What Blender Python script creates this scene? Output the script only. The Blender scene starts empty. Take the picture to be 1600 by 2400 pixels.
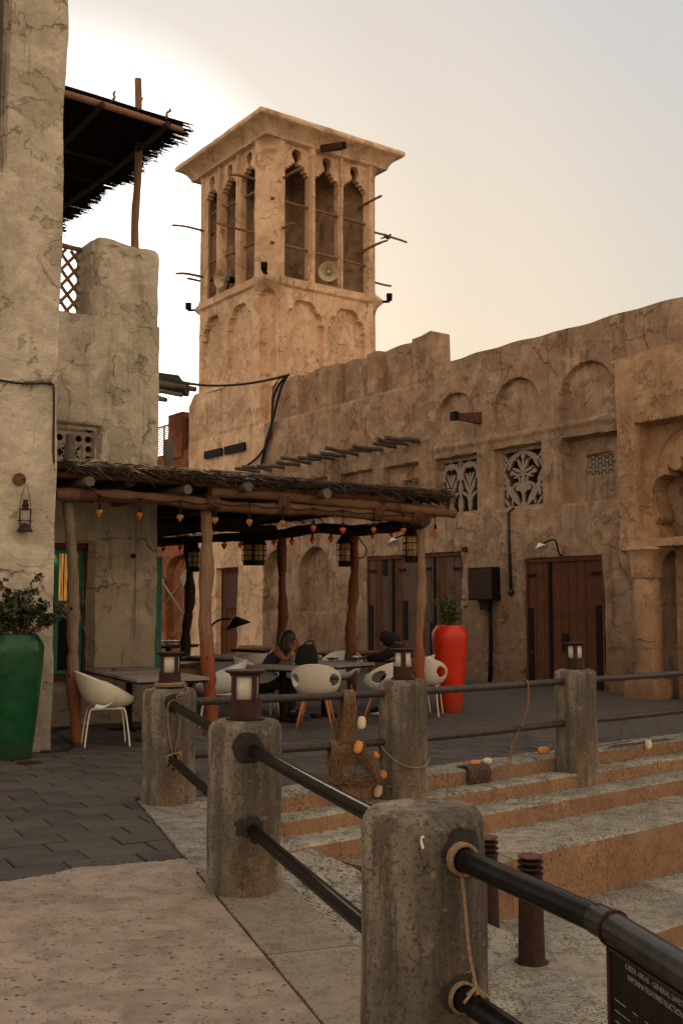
import bpy, math, random
import numpy as np
from mathutils import Vector, Matrix, noise as mnoise
random.seed(7); rnd = random.random; ru = random.uniform
S = bpy.context.scene; COL = S.collection
R = math.radians
# ---------------------------------------------------------------- camera, sky, sun, exposure
EYE = 1.6
cd = bpy.data.cameras.new('camera'); cam = bpy.data.objects.new('camera', cd); COL.objects.link(cam)
cd.sensor_fit = 'VERTICAL'; cd.sensor_height = 36; cd.lens = 2500/2400*36
cd.clip_end = 3000; cd.clip_start = 0.05
PITCH = math.atan(218/2500)
cam.location = (0, 0, EYE); cam.rotation_euler = (R(90)+PITCH, 0, 0); S.camera = cam
SUN_AZ, SUN_EL = R(-15), R(15)
W = bpy.data.worlds.new('World'); S.world = W; W.use_nodes = True
nt = W.node_tree; N = nt.nodes; L = nt.links; N.clear()
out = N.new('ShaderNodeOutputWorld'); bg = N.new('ShaderNodeBackground')
sky = N.new('ShaderNodeTexSky'); sky.sky_type = 'NISHITA'; sky.sun_disc = False
sky.sun_elevation = SUN_EL; sky.sun_rotation = SUN_AZ; sky.dust_density = 5; sky.air_density = 1.2; sky.ozone_density = 1.0
bg.inputs['Strength'].default_value = 0.1
# dusty evening air: the clear sky is veiled by haze that is palest toward the low sun and greyer with height
tc = N.new('ShaderNodeTexCoord')
dot = N.new('ShaderNodeVectorMath'); dot.operation = 'DOT_PRODUCT'
sd = (math.sin(SUN_AZ)*math.cos(SUN_EL), math.cos(SUN_AZ)*math.cos(SUN_EL), math.sin(SUN_EL))
dot.inputs[1].default_value = sd; L.new(tc.outputs['Generated'], dot.inputs[0])
r1 = N.new('ShaderNodeValToRGB'); L.new(dot.outputs['Value'], r1.inputs[0])
cr = r1.color_ramp; cr.interpolation = 'EASE'
for p, c in ((0.0, (10.2, 8.2, 6.1)), (0.3, (8.4, 7.2, 5.9)), (0.6, (7.2, 6.7, 6.1)), (0.837, (6.7, 6.45, 6.2)), (0.93, (8.0, 7.2, 6.35)), (0.963, (8.8, 7.95, 6.9)), (1.0, (9.6, 8.8, 7.7))):
    e = cr.elements.new(p) if p not in (0.0, 1.0) else cr.elements[int(p)]
    e.color = (*[v/24 for v in c], 1)
sc1 = N.new('ShaderNodeVectorMath'); sc1.operation = 'SCALE'; sc1.inputs['Scale'].default_value = 24*1.2
L.new(r1.outputs[0], sc1.inputs[0])
sep = N.new('ShaderNodeSeparateXYZ'); L.new(tc.outputs['Generated'], sep.inputs[0])
r2 = N.new('ShaderNodeValToRGB'); L.new(sep.outputs['Z'], r2.inputs[0]); cr = r2.color_ramp
def c12(*c): return (*[v/1.2 for v in c], 1)
cr.elements[0].position = 0.0; cr.elements[0].color = c12(1.10, .98, .82)
cr.elements[1].position = 1.0; cr.elements[1].color = c12(.86, .88, .94)
e = cr.elements.new(.25); e.color = c12(1.11, 1.04, .91)
e = cr.elements.new(.5); e.color = c12(.92, .93, .96)
mul = N.new('ShaderNodeVectorMath'); mul.operation = 'MULTIPLY'
L.new(sc1.outputs[0], mul.inputs[0]); L.new(r2.outputs[0], mul.inputs[1])
mx = N.new('ShaderNodeMix'); mx.data_type = 'RGBA'; mx.inputs[0].default_value = 0.994
L.new(sky.outputs[0], mx.inputs[6]); L.new(mul.outputs[0], mx.inputs[7])
L.new(mx.outputs[2], bg.inputs['Color']); L.new(bg.outputs[0], out.inputs['Surface'])
sl = bpy.data.lights.new('sun', 'SUN'); sl.energy = 0.5; sl.angle = R(14); sl.color = (1, .84, .62)
so = bpy.data.objects.new('sun', sl); COL.objects.link(so)
so.rotation_euler = Vector((-sd[0], -sd[1], -sd[2])).to_track_quat('-Z', 'Y').to_euler()
vs = S.view_settings; vs.view_transform = 'Standard'; vs.look = 'None'; vs.exposure = 0.06; vs.gamma = 1; vs.use_curve_mapping = False

# ---------------------------------------------------------------- helpers
CP, SP = math.cos(PITCH), math.sin(PITCH)
def ray(u, v):
    x, y = (u-800)/2500, (1200-v)/2500
    return Vector((x, CP-y*SP, SP+y*CP))
def gz(u, v, z=0.0):
    r = ray(u, v); return Vector((0, 0, EYE)) + r*((z-EYE)/r.z)
def atY(u, v, Y):
    r = ray(u, v); return Vector((0, 0, EYE)) + r*(Y/r.y)
class Frame:                                   # a vertical plane: origin, unit direction d along it, outward normal n
    def __init__(s, o, az, side=1):
        a = R(az); s.o = Vector((o[0], o[1], 0)); s.d = Vector((math.sin(a), math.cos(a), 0)); s.n = Vector((math.cos(a), -math.sin(a), 0))*side
    def p(s, t, z, off=0): return s.o + s.d*t + s.n*off + Vector((0, 0, z))
    def px(s, u, v, off=0):
        r = ray(u, v); o = s.o + s.n*off
        k = o.dot(s.n)/r.dot(s.n); q = Vector((0, 0, EYE)) + r*k
        return (q-o).dot(s.d), q.z
    def M(s):
        m = Matrix((s.d, s.n, (0, 0, 1))).transposed().to_4x4(); return m
AXIS = {}
def tag(o, label=None, cat=None, group=None, kind=None):
    if label: o['label'] = label
    if cat: o['category'] = cat
    if group: o['group'] = group
    if kind: o['kind'] = kind
    return o
def empty(name, loc, label=None, cat=None, group=None, rz=0, kind=None):
    o = bpy.data.objects.new(name, None); COL.objects.link(o); o.location = loc; o.rotation_euler.z = rz; o.empty_display_size = .1
    return tag(o, label, cat, group, kind)
def kids(o): return [c for c in bpy.data.objects if c.parent == o]
def copy_tree(o, parent=None):
    ks = [c for c in KID.get(o.name, [])]
    c = o.copy(); COL.objects.link(c)
    if parent: c.parent = parent; KID.setdefault(parent.name, []).append(c)
    for k in ks: copy_tree(k, c)
    return c
KID = {}
class MB:
    def __init__(s): s.v = []; s.f = []
    def add(s, vs, fs):
        n = len(s.v); s.v += [tuple(p) for p in vs]; s.f += [tuple(i+n for i in f) for f in fs]
    def box(s, c, size, m=None):               # c centre; m rotation
        hx, hy, hz = size[0]/2, size[1]/2, size[2]/2
        P = [Vector((x, y, z)) for z in (-hz, hz) for y in (-hy, hy) for x in (-hx, hx)]
        if m is not None: P = [m @ p for p in P]
        c = Vector(c); s.add([p+c for p in P], [(0, 2, 3, 1), (4, 5, 7, 6), (0, 1, 5, 4), (2, 6, 7, 3), (0, 4, 6, 2), (1, 3, 7, 5)])
    def cbox(s, c, size, m=None, b=.008):      # box with chamfered top edges
        hx, hy, hz = size[0]/2, size[1]/2, size[2]/2
        P = []
        for z, i in ((-hz, 0), (hz-b, 0), (hz, b)):
            P += [Vector((-hx+i, -hy+i, z)), Vector((hx-i, -hy+i, z)), Vector((hx-i, hy-i, z)), Vector((-hx+i, hy-i, z))]
        if m is not None: P = [m @ p for p in P]
        c = Vector(c); F = [(3, 2, 1, 0), (8, 9, 10, 11)]
        for k in (0, 4): F += [(k+i, k+(i+1) % 4, k+4+(i+1) % 4, k+4+i) for i in range(4)]
        s.add([p+c for p in P], F)
    def prism(s, poly, z0, z1):
        n = len(poly)
        zt = z1 if callable(z1) else (lambda x, y: z1)
        s.add([(p[0], p[1], z0) for p in poly] + [(p[0], p[1], zt(p[0], p[1])) for p in poly],
              [tuple(range(n))[::-1], tuple(range(n, 2*n))] + [(i, (i+1) % n, n+(i+1) % n, n+i) for i in range(n)])
    def tube(s, path, r, seg=8, cap=True, wob=0):
        path = [Vector(p) for p in path]; n = len(path); base = len(s.v)
        rr = r if isinstance(r, (list, tuple)) else [r]*n
        t0 = (path[1]-path[0]).normalized(); up = Vector((0, 0, 1)) if abs(t0.z) < .9 else Vector((1, 0, 0))
        a = t0.cross(up).normalized(); V = []
        for i, p in enumerate(path):
            t = (path[min(i+1, n-1)]-path[max(i-1, 0)]).normalized()
            a = (a-t*a.dot(t)).normalized(); b = t.cross(a)
            for k in range(seg):
                an = 2*math.pi*k/seg; q = rr[i]*(1+(ru(-wob, wob) if wob else 0))
                V.append(p+a*math.cos(an)*q+b*math.sin(an)*q)
        F = [(i*seg+k, i*seg+(k+1) % seg, (i+1)*seg+(k+1) % seg, (i+1)*seg+k) for i in range(n-1) for k in range(seg)]
        if cap: F += [tuple(range(seg))[::-1], tuple(range((n-1)*seg, n*seg))]
        s.add(V, F)
    def lathe(s, prof, c=(0, 0, 0), seg=24, sq=None):
        c = Vector(c); V = []; F = []
        for (r, z) in prof:
            for k in range(seg):
                a = 2*math.pi*k/seg; V.append(c+Vector((r*math.cos(a), r*math.sin(a), z)))
        n = len(prof)
        F = [(i*seg+k, i*seg+(k+1) % seg, (i+1)*seg+(k+1) % seg, (i+1)*seg+k) for i in range(n-1) for k in range(seg)]
        F += [tuple(range(seg))[::-1], tuple(range((n-1)*seg, n*seg))]
        s.add(V, F)
    def ball(s, c, r, seg=10, rings=6, sc=(1, 1, 1), m=None):
        P = []; c = Vector(c)
        for i in range(rings+1):
            th = math.pi*i/rings
            for k in range(seg):
                ph = 2*math.pi*k/seg
                q = Vector((r*sc[0]*math.sin(th)*math.cos(ph), r*sc[1]*math.sin(th)*math.sin(ph), r*sc[2]*math.cos(th)))
                P.append(c+(m @ q if m is not None else q))
        s.add(P, [(i*seg+k, (i+1)*seg+k, (i+1)*seg+(k+1) % seg, i*seg+(k+1) % seg) for i in range(rings) for k in range(seg)])
    def obj(s, name, mat, parent=None, smooth=False, world=True, label=None, cat=None, group=None, kind=None, angle=None):
        me = bpy.data.meshes.new(name)
        vs_ = s.v
        if parent is not None and world:
            o0 = abs_loc(parent); vs_ = [(x-o0[0], y-o0[1], z-o0[2]) for x, y, z in s.v]
        me.from_pydata(vs_, [], s.f); me.materials.append(mat)
        if smooth:
            me.polygons.foreach_set('use_smooth', [True]*len(me.polygons))
            if angle: me.set_sharp_from_angle(angle=R(angle))
        me.update()
        o = bpy.data.objects.new(name, me); COL.objects.link(o)
        if parent is not None: o.parent = parent; KID.setdefault(parent.name, []).append(o)
        return tag(o, label, cat, group, kind)
def abs_loc(o):
    v = Vector((0, 0, 0))
    while o: v += o.location; o = o.parent
    return v
def recenter(o):                               # move the origin of a one-mesh thing to its base
    me = o.data; n = len(me.vertices); a = np.empty(n*3); me.vertices.foreach_get('co', a); a = a.reshape(-1, 3)
    c = (a.min(0)+a.max(0))/2; c[2] = a[:, 2].min(); a -= c; me.vertices.foreach_set('co', a.ravel()); me.update(); o.location += Vector(c); return o

# numpy value noise, for the relief of plastered walls and rough stone
_rs = np.random.RandomState(3); _lat = _rs.rand(256, 256)
def vn(x, y):
    xi = np.floor(x).astype(int); yi = np.floor(y).astype(int); fx = x-xi; fy = y-yi
    fx = fx*fx*(3-2*fx); fy = fy*fy*(3-2*fy)
    g = lambda i, j: _lat[i & 255, j & 255]
    return (g(xi, yi)*(1-fx)+g(xi+1, yi)*fx)*(1-fy)+(g(xi, yi+1)*(1-fx)+g(xi+1, yi+1)*fx)*fy-.5
def fbm(x, y, o=4):
    t = 0; a = 1
    for k in range(o): t = t+a*vn(x*2**k+17*k, y*2**k+31*k); a *= .5
    return t
def ss(a, b, x): t = np.clip((x-a)/(b-a), 0, 1); return t*t*(3-2*t)
def sbox(X, Z, x0, x1, z0, z1, w=.03):
    return ss(x0-w/2, x0+w/2, X)*(1-ss(x1-w/2, x1+w/2, X))*ss(z0-w/2, z0+w/2, Z)*(1-ss(z1-w/2, z1+w/2, Z))
def sarch(X, Z, x0, x1, z0, z1, w=.04, rise=None, pt=1.0):
    c = (x0+x1)/2; h = (x1-x0)/2; rise = rise or h; sp = z1-rise
    q = np.clip((Z-sp)/rise, 0, 1); half = h*np.sqrt(np.clip(1-q**(2*pt), 0, 1))
    return (1-ss(-w/2, w/2, np.abs(X-c)-half))*ss(z0-w/2, z0+w/2, Z)*(1-ss(z1-w/2, z1+w/2, Z))
def wall(name, fr, x0, x1, z0, z1, res, depth, mat, parent, hole=None, top=None, thick=.3, off=0, rough=.02, label=None, seed=0, kind=None, nsc=1.0, smooth=True):
    nx = max(2, int(round((x1-x0)/res))+1); nz = max(2, int(round((z1-z0)/res))+1)
    X, T = np.meshgrid(np.linspace(x0, x1, nx), np.linspace(0, 1, nz))
    tp = top(X) if top else z1
    Z = z0+T*(tp-z0)
    D = depth(X, Z) if depth else np.zeros_like(X)
    D = D+rough*fbm(X*1.3*nsc+seed, Z*1.3*nsc+seed*2, 4)+rough*.35*fbm(X*7*nsc+seed, Z*7*nsc, 3)
    X2 = X+rough*.5*fbm(Z*1.1+seed+9, X*1.1, 3)
    o = fr.o+fr.n*off; d, n = fr.d, fr.n
    V = np.stack([o.x+d.x*X2-n.x*D, o.y+d.y*X2-n.y*D, Z+np.zeros_like(X)], -1).reshape(-1, 3)
    idx = np.arange(nx*nz).reshape(nz, nx)
    q = np.stack([idx[:-1, :-1], idx[:-1, 1:], idx[1:, 1:], idx[1:, :-1]], -1)
    if hole is not None:
        Xc = (X[:-1, :-1]+X[1:, 1:])/2; Zc = (Z[:-1, :-1]+Z[1:, 1:])/2; keep = ~hole(Xc, Zc)
    else: keep = np.ones((nz-1, nx-1), bool)
    q = q[keep].reshape(-1, 4)
    # border edges get a lip going back by the wall's thickness
    E = np.concatenate([q[:, [0, 1]], q[:, [1, 2]], q[:, [2, 3]], q[:, [3, 0]]]); key = np.sort(E, 1); kk = key[:, 0].astype(np.int64)*nx*nz+key[:, 1]
    u, inv, cnt = np.unique(kk, return_inverse=True, return_counts=True); B = E[cnt[inv] == 1]
    bv = np.unique(B); mp = -np.ones(nx*nz, int); mp[bv] = np.arange(len(bv))+nx*nz
    Vb = V[bv].copy(); back = np.array([n.x, n.y])*thick
    base = np.stack([o.x+d.x*X2, o.y+d.y*X2], -1).reshape(-1, 2)[bv]
    Vb[:, :2] = base-back
    Q2 = np.stack([B[:, 1], B[:, 0], mp[B[:, 0]], mp[B[:, 1]]], 1)
    V = np.concatenate([V, Vb]); 
    pl = abs_loc(parent) if parent else Vector((0, 0, 0)); V = V-np.array(pl)
    Q = np.concatenate([q, Q2])
    # flip if the winding faces inward
    e1 = V[Q[0, 1]]-V[Q[0, 0]]; e2 = V[Q[0, 2]]-V[Q[0, 0]]
    if np.dot(np.cross(e1, e2), np.array(n)) < 0: Q = Q[:, ::-1]
    me = bpy.data.meshes.new(name); me.vertices.add(len(V)); me.vertices.foreach_set('co', V.ravel())
    me.loops.add(Q.size); me.loops.foreach_set('vertex_index', Q.ravel().astype(np.int32))
    me.polygons.add(len(Q)); me.polygons.foreach_set('loop_start', np.arange(0, Q.size, 4, dtype=np.int32)); me.polygons.foreach_set('loop_total', np.full(len(Q), 4, np.int32))
    me.materials.append(mat); me.update(calc_edges=True)
    if smooth:
        me.polygons.foreach_set('use_smooth', np.ones(len(Q), bool)); me.set_sharp_from_angle(angle=R(40))
    ob = bpy.data.objects.new(name, me); COL.objects.link(ob)
    if parent: ob.parent = parent; KID.setdefault(parent.name, []).append(ob)
    return tag(ob, label, kind=kind)

# ---------------------------------------------------------------- materials
def mat(name): 
    m = bpy.data.materials.new(name); m.use_nodes = True; m.node_tree.nodes.clear(); return m, m.node_tree.nodes, m.node_tree.links
def c4(c): return (*c, 1)
class NB:
    def __init__(s, name, space='Object'):
        s.m, s.N, s.L = mat(name); s.o = s.N.new('ShaderNodeOutputMaterial'); s.b = s.N.new('ShaderNodeBsdfPrincipled')
        s.L.new(s.b.outputs[0], s.o.inputs[0]); s.tc = s.N.new('ShaderNodeTexCoord').outputs[space]; s.hs = []
    def mp(s, sc=(1, 1, 1), rot=(0, 0, 0), src=None):
        n = s.N.new('ShaderNodeMapping'); n.inputs['Scale'].default_value = sc; n.inputs['Rotation'].default_value = rot; s.L.new(src or s.tc, n.inputs[0]); return n.outputs[0]
    def noise(s, sc, det=4, rough=.55, src=None, dist=0):
        n = s.N.new('ShaderNodeTexNoise'); n.inputs['Scale'].default_value = sc; n.inputs['Detail'].default_value = det
        n.inputs['Roughness'].default_value = rough; n.inputs['Distortion'].default_value = dist; s.L.new(src or s.tc, n.inputs['Vector']); return n.outputs['Fac']
    def ncol(s, sc, src=None):
        n = s.N.new('ShaderNodeTexNoise'); n.inputs['Scale'].default_value = sc; s.L.new(src or s.tc, n.inputs['Vector']); return n.outputs['Color']
    def vor(s, sc, feat='F1', src=None, outp='Distance', rnd_=1):
        n = s.N.new('ShaderNodeTexVoronoi'); n.feature = feat; n.inputs['Scale'].default_value = sc; n.inputs['Randomness'].default_value = rnd_; s.L.new(src or s.tc, n.inputs['Vector']); return n.outputs[outp]
    def ramp(s, f, a, b, va=0, vb=1):
        n = s.N.new('ShaderNodeMapRange'); n.interpolation_type = 'SMOOTHSTEP'; n.inputs[1].default_value = a; n.inputs[2].default_value = b; n.inputs[3].default_value = va; n.inputs[4].default_value = vb
        s.L.new(f, n.inputs[0]); return n.outputs[0]
    def math(s, op, a, b):
        n = s.N.new('ShaderNodeMath'); n.operation = op
        for i, x in enumerate((a, b)):
            if isinstance(x, (int, float)): n.inputs[i].default_value = x
            else: s.L.new(x, n.inputs[i])
        return n.outputs[0]
    def mix(s, f, a, b, mode='MIX'):
        n = s.N.new('ShaderNodeMix'); n.data_type = 'RGBA'; n.blend_type = mode; n.clamp_factor = True
        for i, x in ((0, f), (6, a), (7, b)):
            if isinstance(x, (int, float)): n.inputs[i].default_value = x
            elif isinstance(x, tuple): n.inputs[i].default_value = c4(x)
            else: s.L.new(x, n.inputs[i])
        return n.outputs[2]
    def addv(s, a, b, k):
        n = s.N.new('ShaderNodeVectorMath'); n.operation = 'MULTIPLY_ADD'; s.L.new(b, n.inputs[0]); n.inputs[1].default_value = (k, k, k); s.L.new(a, n.inputs[2]); return n.outputs[0]
    def fin(s, col, rough=.85, bumps=(), metal=0, spec=.3, **kw):
        if isinstance(col, tuple): s.b.inputs['Base Color'].default_value = c4(col)
        else: s.L.new(col, s.b.inputs['Base Color'])
        if isinstance(rough, (int, float)): s.b.inputs['Roughness'].default_value = rough
        else: s.L.new(rough, s.b.inputs['Roughness'])
        s.b.inputs['Metallic'].default_value = metal; s.b.inputs['Specular IOR Level'].default_value = spec
        prev = None
        for h, st, di in bumps:
            b = s.N.new('ShaderNodeBump'); b.inputs['Strength'].default_value = st; b.inputs['Distance'].default_value = di; s.L.new(h, b.inputs['Height'])
            if prev: s.L.new(prev, b.inputs['Normal'])
            prev = b.outputs[0]
        if prev: s.L.new(prev, s.b.inputs['Normal'])
        for k, v in kw.items(): s.b.inputs[k].default_value = v
        return s.m
def mud(name, c1, c2, dark, crack=.5, straw=.5, csc=.55, stain=.5, grime_shade=False):
    n = NB(name)
    big = n.noise(.45, 5, .6); med = n.noise(2.6, 8, .65); fine = n.noise(34, 5, .7)
    stroke = n.noise(6, 6, .7, dist=2.6)
    col = n.mix(n.ramp(med, .36, .62), c1, c2)
    col = n.mix(n.ramp(big, .42, .64, 0, .6), col, tuple(x*.68 for x in c2))
    col = n.mix(n.ramp(n.noise(5.5, 7, .75, src=n.mp((1, 1, 1), (2, 1, 0))), .5, .66, 0, .38), col, tuple(x*.6 for x in c2))
    col = n.mix(n.ramp(stroke, .55, .75, 0, .32), col, tuple(min(1, x*1.22) for x in c1))
    col = n.mix(n.ramp(fine, .55, .75, 0, .35*straw+.1), col, dark)
    drip = n.noise(1.6, 5, .6, src=n.mp((2.2, 2.2, .35)))
    col = n.mix(n.math('MULTIPLY', n.ramp(drip, .52, .72), n.ramp(big, .35, .6, .2, stain)), col, dark)
    pn = n.noise(1.15, 7, .62, src=n.mp((1, 1, 1), (3, 2, 1)), dist=.4); patch = n.ramp(pn, .555, .567)
    col = n.mix(n.math('MULTIPLY', patch, .42), col, tuple(x*.62 for x in c2)); edge = n.math('MULTIPLY', n.ramp(pn, .545, .555), n.ramp(pn, .555, .567, 1, 0)); col = n.mix(n.math('MULTIPLY', edge, .38), col, tuple(x*.6 for x in dark))
    pn2 = n.noise(1.9, 6, .6, src=n.mp((1, 1, 1), (0, 2, 3)), dist=.6); col = n.mix(n.ramp(pn2, .575, .585, 0, .30), col, tuple(min(1, x*1.25) for x in c1))
    rain = n.noise(2.4, 7, .7, src=n.mp((3.2, 3.2, .16))); col = n.mix(n.math('MULTIPLY', n.ramp(rain, .54, .68, 0, .55), n.ramp(n.noise(.7, 2), .4, .6)), col, dark)
    sz = n.N.new('ShaderNodeSeparateXYZ'); n.L.new(n.tc, sz.inputs[0]); foot = n.ramp(n.math('ADD', sz.outputs['Z'], n.math('MULTIPLY', n.noise(1.3, 7, .7), 3.0)), 1.6, 3.6, .62, 0) if grime_shade else None
    if grime_shade: col = n.mix(foot, col, dark)  # grime at the wall foot, carried higher to paint in shade low down
    wv = n.addv(n.tc, n.ncol(2.2), .5); wv = n.addv(wv, n.ncol(11), .13); wv = n.addv(wv, n.ncol(37), .035)
    cell = n.vor(csc, 'DISTANCE_TO_EDGE', wv); mask = n.ramp(n.noise(.8, 3, .5, src=n.mp((1, 1, 1), (1, 0, 0))), .6-.22*crack, .66-.16*crack)
    ck = n.math('MULTIPLY', n.ramp(cell, .0, .010, 1, 0), mask)
    cell2 = n.vor(csc*3.1, 'DISTANCE_TO_EDGE', wv); ck2 = n.math('MULTIPLY', n.ramp(cell2, .0, .014, 1, 0), n.ramp(n.noise(1.3, 2, .5), .56, .64))
    ckk = n.math('MAXIMUM', ck, n.math('MULTIPLY', ck2, .8))
    ckk = n.math('MULTIPLY', ckk, n.ramp(n.noise(5, 4, .6), .35, .6, .15, 1)); col = n.mix(n.math('MULTIPLY', ckk, .55), col, tuple(x*.6 for x in dark))
    pit = n.ramp(n.vor(9, 'F1', n.addv(n.tc, n.ncol(9), .08)), .0, .10, 1, 0); pit = n.math('MULTIPLY', pit, n.ramp(n.noise(3.1, 2), .56, .62))
    col = n.mix(n.math('MULTIPLY', pit, .6), col, dark)
    h = n.math('SUBTRACT', n.math('SUBTRACT', n.math('ADD', n.math('MULTIPLY', stroke, .7), n.math('MULTIPLY', med, .5)), n.math('MULTIPLY', patch, .35)), n.math('MULTIPLY', n.math('MAXIMUM', ckk, pit), 1.0))
    return n.fin(col, .95, [(h, .95, .042), (fine, .55, .013)], spec=.12)
def rockmat(name, base, dark, light, spk=.5, rust=0, rustc=(.3, .13, .05), bump=.012, blot=.7):
    n = NB(name); med = n.noise(3, 8, .7); spx = n.noise(38, 6, .75); blo = n.noise(9, 6, .7)
    col = n.mix(n.ramp(med, .3, .7), base, light)
    col = n.mix(n.ramp(blo, .48, .62, 0, blot), col, dark)
    col = n.mix(n.math('MULTIPLY', n.ramp(spx, .50, .58, 0, spk), n.ramp(n.noise(1.7, 4), .35, .6, .25, 1)), col, tuple(x*.4 for x in dark))
    oi = n.N.new('ShaderNodeObjectInfo').outputs['Random']; col = n.mix(n.math('MULTIPLY', oi, .3), col, tuple(x*.55 for x in base))
    if rust: col = n.mix(n.ramp(n.noise(2.3, 6, .65, src=n.mp((1, 1, .5))), .55, .75, 0, rust), col, rustc)
    return n.fin(col, .9, [(n.math('ADD', spx, n.math('MULTIPLY', blo, .8)), .6, bump)], spec=.2)
def plain(name, c, rough=.6, metal=0, var=.25, sc=8, spec=.4, bump=.004, **kw):
    n = NB(name); f = n.noise(sc, 6, .65); col = n.mix(n.ramp(f, .3, .7), tuple(x*(1-var) for x in c), tuple(min(1, x*(1+var)) for x in c))
    return n.fin(col, rough, [(f, .3, bump)], metal, spec, **kw)
def wood(name, c1, c2, dark, axis=2, sc=5, rough=.8, tone_var=.65):
    n = NB(name); s3 = [1, 1, 1]; s3 = [9 if i != axis else .6 for i in range(3)]
    g = n.noise(sc, 8, .7, src=n.mp(tuple(s3)), dist=.6); b = n.noise(2.5, 4, .6); 
    oi = n.N.new('ShaderNodeObjectInfo').outputs['Random']
    col = n.mix(n.ramp(g, .35, .65), c1, c2); col = n.mix(n.ramp(b, .45, .7, 0, .6), col, dark)
    col = n.mix(n.ramp(g, .28, .38, .7, 0), col, tuple(x*.3 for x in dark))
    col = n.mix(n.math('MULTIPLY', oi, tone_var), col, tuple(x*.5 for x in c1))
    return n.fin(col, rough, [(g, .6, .012)], spec=.2)
M = {}
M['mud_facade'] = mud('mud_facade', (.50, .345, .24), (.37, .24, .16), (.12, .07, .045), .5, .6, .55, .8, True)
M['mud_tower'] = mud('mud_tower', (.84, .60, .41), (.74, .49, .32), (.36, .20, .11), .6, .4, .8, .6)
M['mud_left'] = mud('mud_left', (.70, .61, .49), (.55, .475, .37), (.17, .14, .11), .5, 1.0, .42, .6, True)
M['mud_red'] = mud('mud_red', (.36, .155, .085), (.28, .11, .06), (.15, .05, .03), .7, .5, .8)
M['mud_portal'] = mud('mud_portal', (.54, .355, .225), (.46, .28, .165), (.19, .10, .055), .4, .4, .55, .6, True)
M['gypsum'] = plain('gypsum', (.30, .245, .19), .9, var=.15, sc=12)
M['rail'] = plain('rail_paint', (.007, .006, .006), .30, .0, .5, 20, .10, bump=.0008)
M['rail2'] = plain('rail_scuffed_paint', (.012, .010, .011), .3, .0, .9, 9, .35, bump=.001)
M['rail_rust'] = plain('rail_old_paint', (.035, .022, .02), .5, .0, .4, 15)
M['rust'] = plain('rusty_steel', (.036, .014, .010), .6, .1, .4, 14, .25)
M['rust2'] = plain('rusty_lid', (.13, .055, .035), .7, .2, .4, 14)
M['black'] = plain('black_metal', (.012, .008, .007), .6, 0, .3, 20, .12)
M['blackcab'] = plain('black_cable', (.01, .01, .01), .55, 0, .2, 20)
M['diff'] = plain('frosted_lens', (.56, .52, .45), .5, var=.08, sc=30)
M['post'] = None
M['dwood'] = wood('door_wood', (.17, .062, .03), (.09, .034, .018), (.045, .022, .014))
M['dwood_grey'] = wood('weathered_door_wood', (.17, .115, .085), (.12, .07, .05), (.06, .035, .025))
M['log'] = wood('log_wood', (.36, .21, .12), (.26, .14, .08), (.10, .05, .03), 2, 3)
M['logx'] = wood('beam_wood', (.24, .125, .068), (.15, .075, .04), (.07, .035, .02), 0, 2)
M['logr'] = wood('red_stained_log', (.20, .075, .035), (.13, .05, .022), (.08, .03, .015), 2, 3)
M['logd'] = wood('dark_log', (.07, .04, .028), (.045, .025, .018), (.02, .012, .01), 2, 3)
M['grey_log'] = wood('grey_weathered_log', (.17, .14, .12), (.11, .09, .08), (.05, .04, .035), 2, 3)
M['pole'] = wood('tower_pole_wood', (.30, .185, .115), (.22, .13, .08), (.10, .055, .035), 2, 3)
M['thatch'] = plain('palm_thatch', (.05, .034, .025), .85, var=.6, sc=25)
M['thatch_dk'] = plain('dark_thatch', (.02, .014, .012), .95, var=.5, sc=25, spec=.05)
M['thatch_lt'] = plain('sunbleached_palm_leaf', (.34, .26, .19), .8, var=.4, sc=15)
M['chair'] = plain('cream_plastic', (.72, .67, .56), .38, var=.04, sc=3, bump=.0005)
M['chairw'] = plain('white_plastic', (.70, .70, .68), .4, var=.04, sc=3, bump=.0005)
M['orangewood'] = wood('chair_leg_wood', (.55, .24, .10), (.45, .18, .07), (.3, .1, .04))
M['tabletop'] = wood('grey_table_board', (.34, .29, .26), (.25, .21, .19), (.14, .12, .11), 1, 2)
M['green'] = plain('green_glaze', (.003, .075, .022), .3, var=.3, sc=4, spec=.35, bump=.001)
M['red'] = plain('red_glaze', (.62, .025, .004), .35, var=.25, sc=4, spec=.35, bump=.001)
M['leaf'] = plain('leaf_dark', (.018, .035, .012), .5, var=.5, sc=40)
M['leaf2'] = plain('leaf_yellowing', (.12, .10, .02), .55, var=.4, sc=40)
M['leafb'] = plain('leaf_bright', (.07, .09, .015), .5, var=.5, sc=40)
M['twig'] = plain('twig', (.10, .055, .035), .8, var=.3, sc=30)
def glaze(name, c, dust):
    n = NB(name); a = n.noise(2.2, 6, .6); sz = n.N.new('ShaderNodeSeparateXYZ'); n.L.new(n.tc, sz.inputs[0])
    col = n.mix(n.ramp(a, .35, .65), c, tuple(x*.75 for x in c)); lo = n.ramp(n.math('ADD', sz.outputs['Z'], n.math('MULTIPLY', n.noise(9, 6, .7), .5)), .25, .6, .55, 0)
    col = n.mix(lo, col, dust); scr = n.noise(8, 7, .75, src=n.mp((6, 6, .5))); col = n.mix(n.ramp(scr, .60, .68, 0, .25), col, dust)
    return n.fin(col, n.ramp(n.noise(6, 5), .35, .65, .22, .45), [(a, .15, .004)], spec=.45)
M['green'] = glaze('green_glaze', (.003, .070, .021), (.04, .06, .035)); M['red'] = glaze('red_glaze', (.62, .025, .004), (.30, .07, .035))
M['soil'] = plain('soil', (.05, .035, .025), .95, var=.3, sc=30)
M['teal'] = plain('teal_paint', (.005, .13, .09), .55, var=.2, sc=10)
M['maroon'] = plain('maroon_wood', (.06, .016, .012), .6, var=.3, sc=10)
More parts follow.
